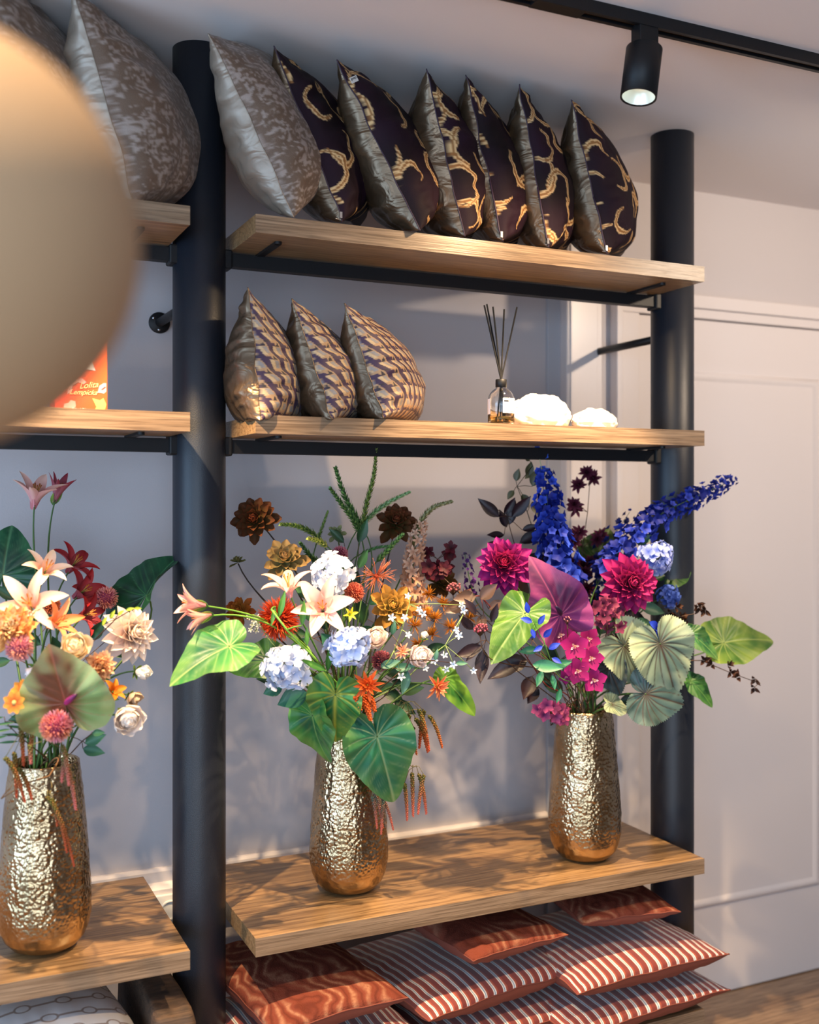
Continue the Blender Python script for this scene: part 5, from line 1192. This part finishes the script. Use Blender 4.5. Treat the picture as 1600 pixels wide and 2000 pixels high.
sprig('dark green leaves filling behind the middle bouquet', 'foliage_sprig', V_, [(690, 1390), (690, 1290), (700, 1200)], 2.44, 2.46, [(560, 1330, -1, -.1, 60), (600, 1240, -1, -.2, 50), (675, 1180, .3, -1, 60), (765, 1330, 1, .3, 60), (640, 1320, -1, .3, 60), (760, 1235, .8, -.8, 50), (700, 1150, -.4, -1, 60), (745, 1340, .8, .6, 60), (830, 1270, 1, -.2, 50), (700, 1060, .4, -1, 50), (672, 1060, -.6, -.6, 40)], ('#142e1a', '#2c5a34'), 52, .42, group=gm_)
sprig('grey-green freesia leaves below the blush ranunculus', 'foliage_sprig', V_, [(760, 1350), (790, 1310), (800, 1290)], 2.24, 2.2, [(742, 1302, 1, -.3, 44), (770, 1305, 1, -.1, 44), (796, 1310, -.2, 1, 48), (766, 1240, .2, -1, 30), (850, 1290, .2, -1, 24), (890, 1295, 1, 0, 24)], ('#2c6450', '#6c9c80'), 40, .4, group=gm_)
sprig('long lily leaves on the stem reaching left', 'lily_leaf_sprig', V_, [(640, 1315), (610, 1280), (560, 1230), (530, 1190)], 2.2, 2.2, [(545, 1205, .25, -1, 56), (538, 1185, -.2, 1, 40), (590, 1222, .1, -1, 56), (600, 1262, 0, -1, 40), (636, 1310, -.6, -.3, 60), (640, 1312, .1, -1, 55)], ('#3c7a30', '#7aae48'), 50, .22, group=gm_, stemcol=C('#6a9a38'), r=.003)
# catkins
CO = ('#7a6a2c', '#e0602c')
catkin_spray('thick orange catkins crowded at the middle vase neck', 'catkin_stem', V_, (700, 1352), 2.19, [(702, 1356, 30), (712, 1358, 34), (694, 1360, 30), (722, 1362, 30), (706, 1366, 46)], c0='#c05018', c1='#e87030', group=gm_, r=.006)
catkin_spray('orange catkins drooping at the upper right of the middle vase', 'catkin_stem', V_, (790, 1372), 2.26, [(775, 1384, 44), (800, 1396, 95), (812, 1404, 80), (818, 1386, 82), (828, 1388, 78), (780, 1400, 40)], group=gm_, r=.0046)
catkin_spray('coral catkins drooping lower right beside the middle vase', 'catkin_stem', V_, (808, 1498), 2.28, [(790, 1530, 78), (805, 1510, 86), (818, 1512, 82), (828, 1514, 76)], c1='#f07a60', group=gm_)
catkin_spray('grey to coral catkins trailing over the belly of the middle vase', 'catkin_stem', V_, (728, 1542), 2.28, [(730, 1548, 80), (740, 1550, 86), (750, 1562, 66), (727, 1556, 70)], c0='#5a6a5a', c1='#f07a60', group=gm_, r=.0036)

# ================================================================== RIGHT BOUQUET
V_ = 'right'; gr_ = 'flowers of the right bouquet'
flower('dahlia', 985, 1107, 2.30, 60, (-.1, .35, 1), 'purple magenta dahlia on the left of the right bouquet', 'dahlia', vase=V_, pal=('#4a0a54', '#a01880', '#4a0420', '#d83a64'), n=95)
flower('dahlia', 1228, 1140, 2.26, 60, (.1, .15, 1), 'bright magenta dahlia on the right of the right bouquet', 'dahlia', vase=V_, pal=('#5c0a48', '#b4186c', '#3a0424', '#cc3a78'), n=100)
BL = ('#0c1c7c', '#3a5ce0')
plume('tall deep blue delphinium spike crossing in front of the black bar', 'delphinium_spike', V_, [(1115, 1170), (1090, 1080), (1072, 1000), (1062, 920)], 2.34, 2.42, 38, BL, kind='delph', n=190, cat='flower')
sprig('pale stalks with last blue buds topping the tall delphinium', 'delphinium_tip', V_, [(1062, 960), (1058, 915), (1052, 885)], 2.42, 2.42, [(1050, 878), (1066, 892), (1060, 916), (1070, 920)], ('#16309a', '#4a70dc'), 8, .9, kind='floret', stemcol=C('#a8b088'), cat='flower')
plume('deep blue delphinium spike leaning far right across the right post', 'delphinium_spike', V_, [(1180, 1120), (1225, 1060), (1290, 1005), (1365, 968), (1432, 938)], 2.36, 2.30, 30, ('#0e1a6c', '#3048c4'), kind='delph', n=230, cat='flower')
plume('dark blue delphinium spike low behind the bright magenta dahlia', 'delphinium_spike', V_, [(1165, 1200), (1165, 1140), (1180, 1080), (1230, 1000)], 2.46, 2.46, 26, ('#0a1250', '#20389c'), kind='delph', n=60, cat='flower')
flower('hydr', 1280, 1090, 2.28, 33, (.3, .4, .9), 'light blue hydrangea head above the bright magenta dahlia', 'hydrangea', vase=V_, pal=('#3c54b8', '#a8baf0', '#5470cc', '#c4d0f8'))
flower('hydr', 1305, 1165, 2.34, 24, (.5, .2, .8), 'small dark blue hydrangea cluster against the right post', 'hydrangea', vase=V_, pal=('#142468', '#4460b8', '#20347c', '#5a78d0'), n=26)
flower('star', 1285, 1228, 2.22, 28, (.3, .3, 1), 'vivid blue flower above the veined begonia leaf', 'blue_flower', vase=V_, pal=('#1428a0', '#3c5cec'), n=9, W=.6)
leaf('purple and pink anthurium bloom at the centre of the right bouquet', 'anthurium', V_, (1096, 1200), 2.18, (1049, 1096), 2.16, (.15, .1, 1), Wk=.84, outline=[(0, 1.0), (6, .93), (15, .82), (28, .72), (45, .68), (70, .64), (95, .62), (118, .62), (138, .60), (155, .50), (168, .40), (176, .22), (180, .06)],
     pal=('#4a1648', '#8a3a84', '#c85a90'), vein='#c8608c', cat='flower', blotch=1.6, fold=.12, wave=.08, spadix=((1086, 1184), ('#141030', '#2a1c3c')))
leaf('bright green crinkled leaf left of the purple anthurium', 'elephant_ear_leaf', V_, (1025, 1198), 2.18, (958, 1284), 2.16, (-.4, .25, 1), Wk=.82, pal=('#2c6a24', '#5a8a34', '#8fae4c'), vein='#d0e490', fold=.22, wave=.09)
leaf('narrow green leaf standing against the right post', 'elephant_ear_leaf', V_, (1308, 1118), 2.40, (1346, 1066), 2.42, (-.2, .2, 1), Wk=.95, pal=('#1c4020', '#345c2c', '#4c7434'), vein='#88a85c', outline=HEART)
leaf('olive green leaf behind the tall delphinium and dark twig', 'elephant_ear_leaf', V_, (1165, 1090), 2.52, (1195, 1030), 2.52, (.1, .2, 1), Wk=1.3, pal=('#3c5224', '#54702c', '#7c8c3c'), vein='#8c9c54')
leaf('large olive green leaf pointing right in front of the white door', 'elephant_ear_leaf', V_, (1415, 1255), 2.34, (1520, 1235), 2.30, (.05, .65, .75), Wk=.95, pal=('#3c6a28', '#6a8c38', '#a4b450'), vein='#b4c470', fold=.12, wave=.04)
leaf('green pointed leaf between the begonia leaf and the olive leaf', 'elephant_ear_leaf', V_, (1350, 1238), 2.30, (1413, 1282), 2.26, (.1, .6, .8), Wk=1.0, outline=OVATE, pal=('#1c5a34', '#3c8444', '#98bc58'), vein='#a0c870')
leaf('green leaf tip hanging below the begonia leaves over the right post', 'elephant_ear_leaf', V_, (1350, 1330), 2.32, (1400, 1378), 2.28, (.1, .5, .8), Wk=1.0, outline=OVATE, pal=('#245a2c', '#3c7a34', '#6c9c44'), vein='#80a858')
BE = ('#6f8a7c', '#b4c8a0', '#dce4bc')
bev = dict(outline=BEGO, vein='#4a3428', veinw=.024, veink=.95, fold=.12, serr=.025, blotch=1.4, veins=(0, 17, 33, 50, 70, 92, 116, 140, 162))
leaf('largest pale begonia leaf with dark veins, upper middle', 'begonia_leaf', V_, (1290, 1258), 2.18, (1328, 1362), 2.16, (.1, .25, 1), Wk=1.0, pal=BE, **bev)
leaf('pale begonia leaf with dark veins left of the largest one', 'begonia_leaf', V_, (1220, 1262), 2.24, (1288, 1336), 2.24, (-.1, .5, 1), Wk=.85, pal=BE, **bev)
leaf('blue-grey begonia leaf hanging lowest over the right post', 'begonia_leaf', V_, (1262, 1356), 2.20, (1342, 1376), 2.16, (-.1, .25, 1), Wk=1.2, pal=('#3c5450', '#5c7a74', '#8ca494'), **bev)
leaf('dark grey begonia leaf beside the magenta orchids', 'begonia_leaf', V_, (1190, 1305), 2.26, (1215, 1358), 2.24, (0, .2, 1), Wk=1.0, pal=('#303c3e', '#4c5c60', '#64787a'), **bev)
leaf('folded pale begonia leaf lying on the right vase rim', 'begonia_leaf', V_, (1195, 1376), 2.24, (1232, 1384), 2.22, (0, .9, .5), Wk=1.5, pal=BE, **bev)
def orchid(px, py, Y, Rp, lab, f=(0, .1, 1)):
    c = P(px, py, Y); R = Rp*depth_of(c)/FPX; fv = F(*f); rng = random.Random(px); t = thing('orchid', lab, 'flower', c, 'magenta orchid blooms of the right bouquet')
    mb = MB(); floret(mb, c, fv, R, rng, C('#7a0c50'), C('#a81870'), 5, .85, 72, .2, -.25, p_round); obj('petals', mb, M['petal'], t)
    lp = MB(); phyllo(lp, c+fv*R*.08, fv, R*.35, 7, 70, 20, 1, .7, .5, .4, p_round, .6, .8, .6, (C('#d890b0'), C('#f0c8d0')), (C('#e8c890'), C('#f4e0b8')), .2, rng, 4); obj('lip', lp, M['petal'], t)
    add_stem(t, c, fv, 'right', rng, .0016, C('#5a4a3c'))
for q in ((1095, 1240, 2.20, 27, 'magenta orchid bloom highest, just under the purple anthurium'), (1122, 1262, 2.17, 30, 'largest magenta orchid bloom with pale pink lip'), (1150, 1248, 2.21, 25, 'magenta orchid bloom at the upper right of the orchid stem'),
          (1155, 1285, 2.18, 26, 'magenta orchid bloom lit pink at the right of the orchid stem'), (1128, 1310, 2.19, 28, 'purple orchid bloom low on the orchid stem'), (1160, 1328, 2.18, 27, 'lowest purple orchid bloom above the vase rim'), (1105, 1322, 2.23, 15, 'closed magenta orchid bud low on the left of the orchid stem')): orchid(*q)
sprig('blue gentian stem with long buds in front of the bright green leaf', 'gentian_stem', V_, [(1080, 1300), (1065, 1260), (1045, 1220), (1035, 1200)], 2.14, 2.12, [(1032, 1198, -.2, -1, 24), (1040, 1215, -.8, -.3, 26), (1052, 1220, .6, -1, 24), (1048, 1240, -1, .1, 24), (1062, 1245, .7, -.8, 26), (1060, 1262, -.8, .4, 22), (1072, 1268, .8, -.5, 26), (1078, 1285, .6, .3, 22), (1038, 1228, .3, .8, 20)], ('#16269c', '#3c5ce4'), 24, .48, group=gr_, stemcol=C('#5c8a40'), cat='flower')
sprig('green gentian leaves around the vivid blue buds', 'gentian_leaf_sprig', V_, [(1100, 1360), (1080, 1310), (1060, 1290)], 2.16, 2.14, [(1075, 1300, 1, -.2, 44), (1040, 1298, 1, .1, 60), (1060, 1310, -.4, 1, 34), (1078, 1318, .2, 1, 30), (1052, 1268, -1, .1, 40), (1095, 1345, -.3, 1, 30)], ('#1c5c44', '#4a9468'), 44, .42, group=gr_)
for px, py, Y, cl, lab in ((855, 1092, 2.46, ('#2a0610', '#5a1424'), 'near-black burgundy blossom cluster between the middle and right bouquets'),
                       (1186, 1205, 2.24, ('#4a1430', '#a04468'), 'dusky plum blossom cluster right of the purple anthurium'),
                       (1076, 1392, 2.24, ('#5a1a50', '#b84a74'), 'purple pink blossom cluster drooping at the left rim of the right vase')):
    rg = random.Random(px); pts = [(px+rg.uniform(-26, 26), py+rg.uniform(-30, 30)*(.5 if py > 1350 else 1)) for _ in range(15)]
    sprig(lab, 'blossom_sprig', V_, [(1110 if px < 1150 else 1150, 1370), (px, py+25), (px, py)], 2.36 if px < 900 else Y+.03, Y, pts, cl, 16, .75, kind='floret', group=gr_, cat='flower')
plume('small purple flower spike left of the purple magenta dahlia', 'purple_spike', V_, [(925, 1160), (915, 1120), (908, 1080)], 2.40, 2.42, 15, ('#34124a', '#6a3490'), kind='delph', n=44, cat='flower')
sprig('bare dark twig with burgundy blossoms behind the delphinium', 'blossom_twig', V_, [(1135, 1130), (1138, 1070), (1148, 1000), (1152, 945)], 2.50, 2.52, [(1146, 924), (1160, 934), (1130, 948), (1122, 985), (1125, 995), (1122, 1045), (1132, 1038), (1166, 1052), (1120, 1060), (1150, 1098), (1120, 1100), (1172, 1045)], ('#3c1222', '#743048'), 17, .42, kind='puff', group=gr_, cat='flower')
sprig('second bare twig with burgundy blossoms low behind the right bouquet', 'blossom_twig', V_, [(1150, 1220), (1145, 1160), (1150, 1110)], 2.46, 2.48, [(1148, 1150), (1140, 1120), (1160, 1170), (1150, 1190), (1180, 1110), (1140, 1105)], ('#2a0c1a', '#5a2438'), 18, .42, kind='puff', group=gr_, cat='flower')
sprig('thin olive leaves left of the delphinium top', 'olive_sprig', V_, [(1050, 1060), (1030, 1000), (1010, 950), (1040, 910)], 2.5, 2.5, [(1008, 940, .2, -1, 26), (1004, 958, -.5, .6, 22), (1030, 930, .3, -1, 30), (1040, 920, -.4, .4, 22), (1020, 965, .3, .6, 30), (1035, 900, -.6, -.4, 16), (1040, 950, .4, -1, 40), (1040, 980, .4, 1, 30)], ('#3c3c20', '#7c7450'), 26, .6, group=gr_, stemcol=C('#3a3424'))
sprig('dark aubergine leaves standing above the purple magenta dahlia', 'aubergine_leaf_sprig', V_, [(1040, 1200), (1010, 1080), (990, 1010), (960, 985)], 2.46, 2.46, [(975, 1010, -.8, -.7, 56), (985, 1005, .6, -.9, 40), (985, 1045, -1, 0, 36), (1000, 1010, .7, -.8, 56), (995, 1025, .2, -1, 50), (1020, 1035, .8, -.2, 36), (990, 1030, -.4, -.9, 40), (1015, 1060, .8, -.4, 60), (1020, 1095, .9, -.1, 60), (1000, 1070, -.8, -.2, 50)], ('#12070c', '#34141e'), 44, .42, group=gr_)
sprig('pointed dark purple leaves hanging at the left of the right bouquet', 'purple_leaf_sprig', V_, [(1090, 1370), (1010, 1310), (950, 1250), (940, 1210)], 2.30, 2.2, [(942, 1262, -1, .35, 60), (945, 1268, -.1, 1, 68), (925, 1230, -.8, -.8, 44), (1020, 1290, -1, .45, 78), (960, 1215, .3, -1, 40), (935, 1255, -.6, .9, 44), (930, 1200, -.5, -.7, 40), (965, 1270, .5, 1, 30)], ('#160d16', '#3a2830'), 56, .42, group=gr_)
sprig('brown copper leaves with red stalks beside the purple magenta dahlia', 'copper_leaf_sprig', V_, [(1060, 1330), (980, 1210), (940, 1165), (905, 1160)], 2.28, 2.26, [(930, 1165, -1, .1, 46), (938, 1170, .9, -.8, 46), (955, 1190, .9, -.5, 36), (945, 1200, -.3, 1, 34), (920, 1150, -.5, .9, 40), (960, 1205, .9, -.2, 40), (905, 1178, -.9, .4, 44)], ('#3c2a22', '#7c6050'), 42, .6, group=gr_, stemcol=C('#6a1c14'))
sprig('broad near-black leaves filling the centre of the right bouquet', 'aubergine_leaf_sprig', V_, [(1130, 1380), (1080, 1300), (1040, 1250)], 2.38, 2.4, [(1030, 1290, -1, .2, 60), (1040, 1320, -.4, 1, 50), (1010, 1250, -.6, -.6, 50), (1060, 1180, -.2, -1, 60), (1200, 1230, .3, -1, 60), (1215, 1200, .8, .2, 50), (1180, 1310, .4, -1, 60), (1010, 1180, .2, -1, 60), (1050, 1340, -.5, .8, 40)], ('#10090c', '#2c1418'), 52, .6, group=gr_)
berries('dark red berry cluster in front of the pointed dark purple leaves', 'right', (938, 1228), 2.16, 15, 34)
berries('small pinkish berry cluster behind the copper leaves', 'right', (885, 1148), 2.40, 15, 26, '#8a4a50')
berries('pink berries at the foot of the purple anthurium', 'right', (1108, 1210), 2.18, 10, 8, '#b06a70')
sprig('brown pod twig pointing right below the olive leaf', 'pod_twig', V_, [(1290, 1290), (1370, 1290), (1430, 1315), (1485, 1335)], 2.30, 2.26, [(1390, 1297), (1428, 1312), (1422, 1300), (1440, 1322), (1476, 1326), (1474, 1342), (1375, 1290)], ('#1c100c', '#54342a'), 16, .5, kind='pod', cat='seed pod twig')
sprig('brown pod twig in front of the right post, above the olive leaf', 'pod_twig', V_, [(1290, 1230), (1325, 1205), (1360, 1198), (1375, 1180)], 2.32, 2.28, [(1312, 1195), (1330, 1206), (1320, 1185), (1366, 1186), (1378, 1192), (1362, 1178), (1340, 1212)], ('#1c100c', '#5a3826'), 17, .5, kind='pod', cat='seed pod twig')
sprig('deep burgundy seed clusters on the stem behind the begonia leaves', 'blossom_sprig', V_, [(1190, 1370), (1205, 1290), (1215, 1240)], 2.32, 2.34, [(1205, 1300), (1212, 1285), (1200, 1275), (1210, 1262), (1198, 1250), (1215, 1232), (1222, 1215)], ('#300c10', '#7c2c30'), 14, .6, kind='puff', group=gr_, cat='flower')
sprig('small green leaves scattered in the right bouquet', 'foliage_sprig', V_, [(1150, 1380), (1180, 1260), (1230, 1180)], 2.34, 2.36, [(1240, 1210, .8, .4, 46), (1045, 1145, .8, .3, 26), (1210, 1245, -.3, -1, 40), (1250, 1185, 1, .2, 50), (1215, 1255, .8, .5, 40), (1025, 1200, 1, -.5, 40), (1115, 1235, 1, 1, 26), (1240, 1060, .8, -.3, 40)], ('#1c4034', '#5c8c70'), 44, .5, group=gr_)

# denser greenery low in the bouquets
sprig('dark stems and leaves crowding just above the middle vase rim', 'foliage_sprig', 'middle', [(685, 1410), (680, 1330), (690, 1260)], 2.42, 2.44, [(640, 1340, -1, -.4, 56), (720, 1350, 1, -.3, 56), (700, 1300, .3, -1, 60), (660, 1290, -.4, -1, 60), (750, 1310, 1, .1, 50), (780, 1350, 1, -.2, 50), (620, 1290, -1, -.1, 50), (730, 1250, .5, -1, 60), (600, 1300, -.8, -.6, 50), (710, 1220, -.2, -1, 60), (800, 1300, .9, -.3, 50), (770, 1370, .9, .5, 50), (640, 1230, -.5, -1, 55)], ('#122a18', '#2f5c38'), 52, .5, group='flowers of the middle bouquet')
sprig('thin mid-green leaves between the hydrangeas of the middle bouquet', 'foliage_sprig', 'middle', [(670, 1380), (640, 1240), (660, 1140)], 2.34, 2.38, [(610, 1215, -.5, -1, 50), (650, 1215, .4, -1, 44), (605, 1250, -1, .3, 40), (700, 1110, .5, -1, 44), (720, 1180, .9, -.5, 44), (600, 1170, -.7, -.8, 40), (700, 1230, 1, 0, 40), (640, 1170, -.3, -1, 40)], ('#1e4a2c', '#4c8050'), 44, .4, group='flowers of the middle bouquet')
sprig('dark stems and leaves crowding above the right vase rim', 'foliage_sprig', 'right', [(1145, 1385), (1140, 1330), (1150, 1270)], 2.38, 2.4, [(1100, 1350, -.8, -.5, 56), (1190, 1340, .8, -.7, 56), (1180, 1290, .3, -1, 56), (1075, 1330, -.6, -.8, 50), (1130, 1220, -.2, -1, 60), (1170, 1240, .4, -1, 60), (1210, 1370, 1, -.2, 44), (1090, 1290, -.8, -.6, 50)], ('#10201a', '#2c4a3c'), 52, .5, group='flowers of the right bouquet')
sprig('dark green leaves behind the lilies on the right side of the left bouquet', 'foliage_sprig', 'left', [(110, 1470), (130, 1380), (150, 1290)], 2.38, 2.42, [(170, 1330, .8, -.6, 54), (190, 1360, 1, .1, 44), (120, 1290, -.3, -1, 54), (180, 1250, .6, -.9, 50), (80, 1260, -.8, -.7, 50), (150, 1400, 1, .1, 50), (60, 1400, -1, .1, 44), (130, 1230, .1, -1, 50)], ('#143020', '#2f6038'), 50, .5, group='flowers of the left bouquet')
catkin_spray('short green catkins at the right shoulder of the middle vase', 'catkin_stem', 'middle', (786, 1392), 2.30, [(770, 1400, 60), (793, 1412, 70), (808, 1420, 60), (838, 1398, 70)], c0='#6a6a34', c1='#d8703c', group='flowers of the middle bouquet')
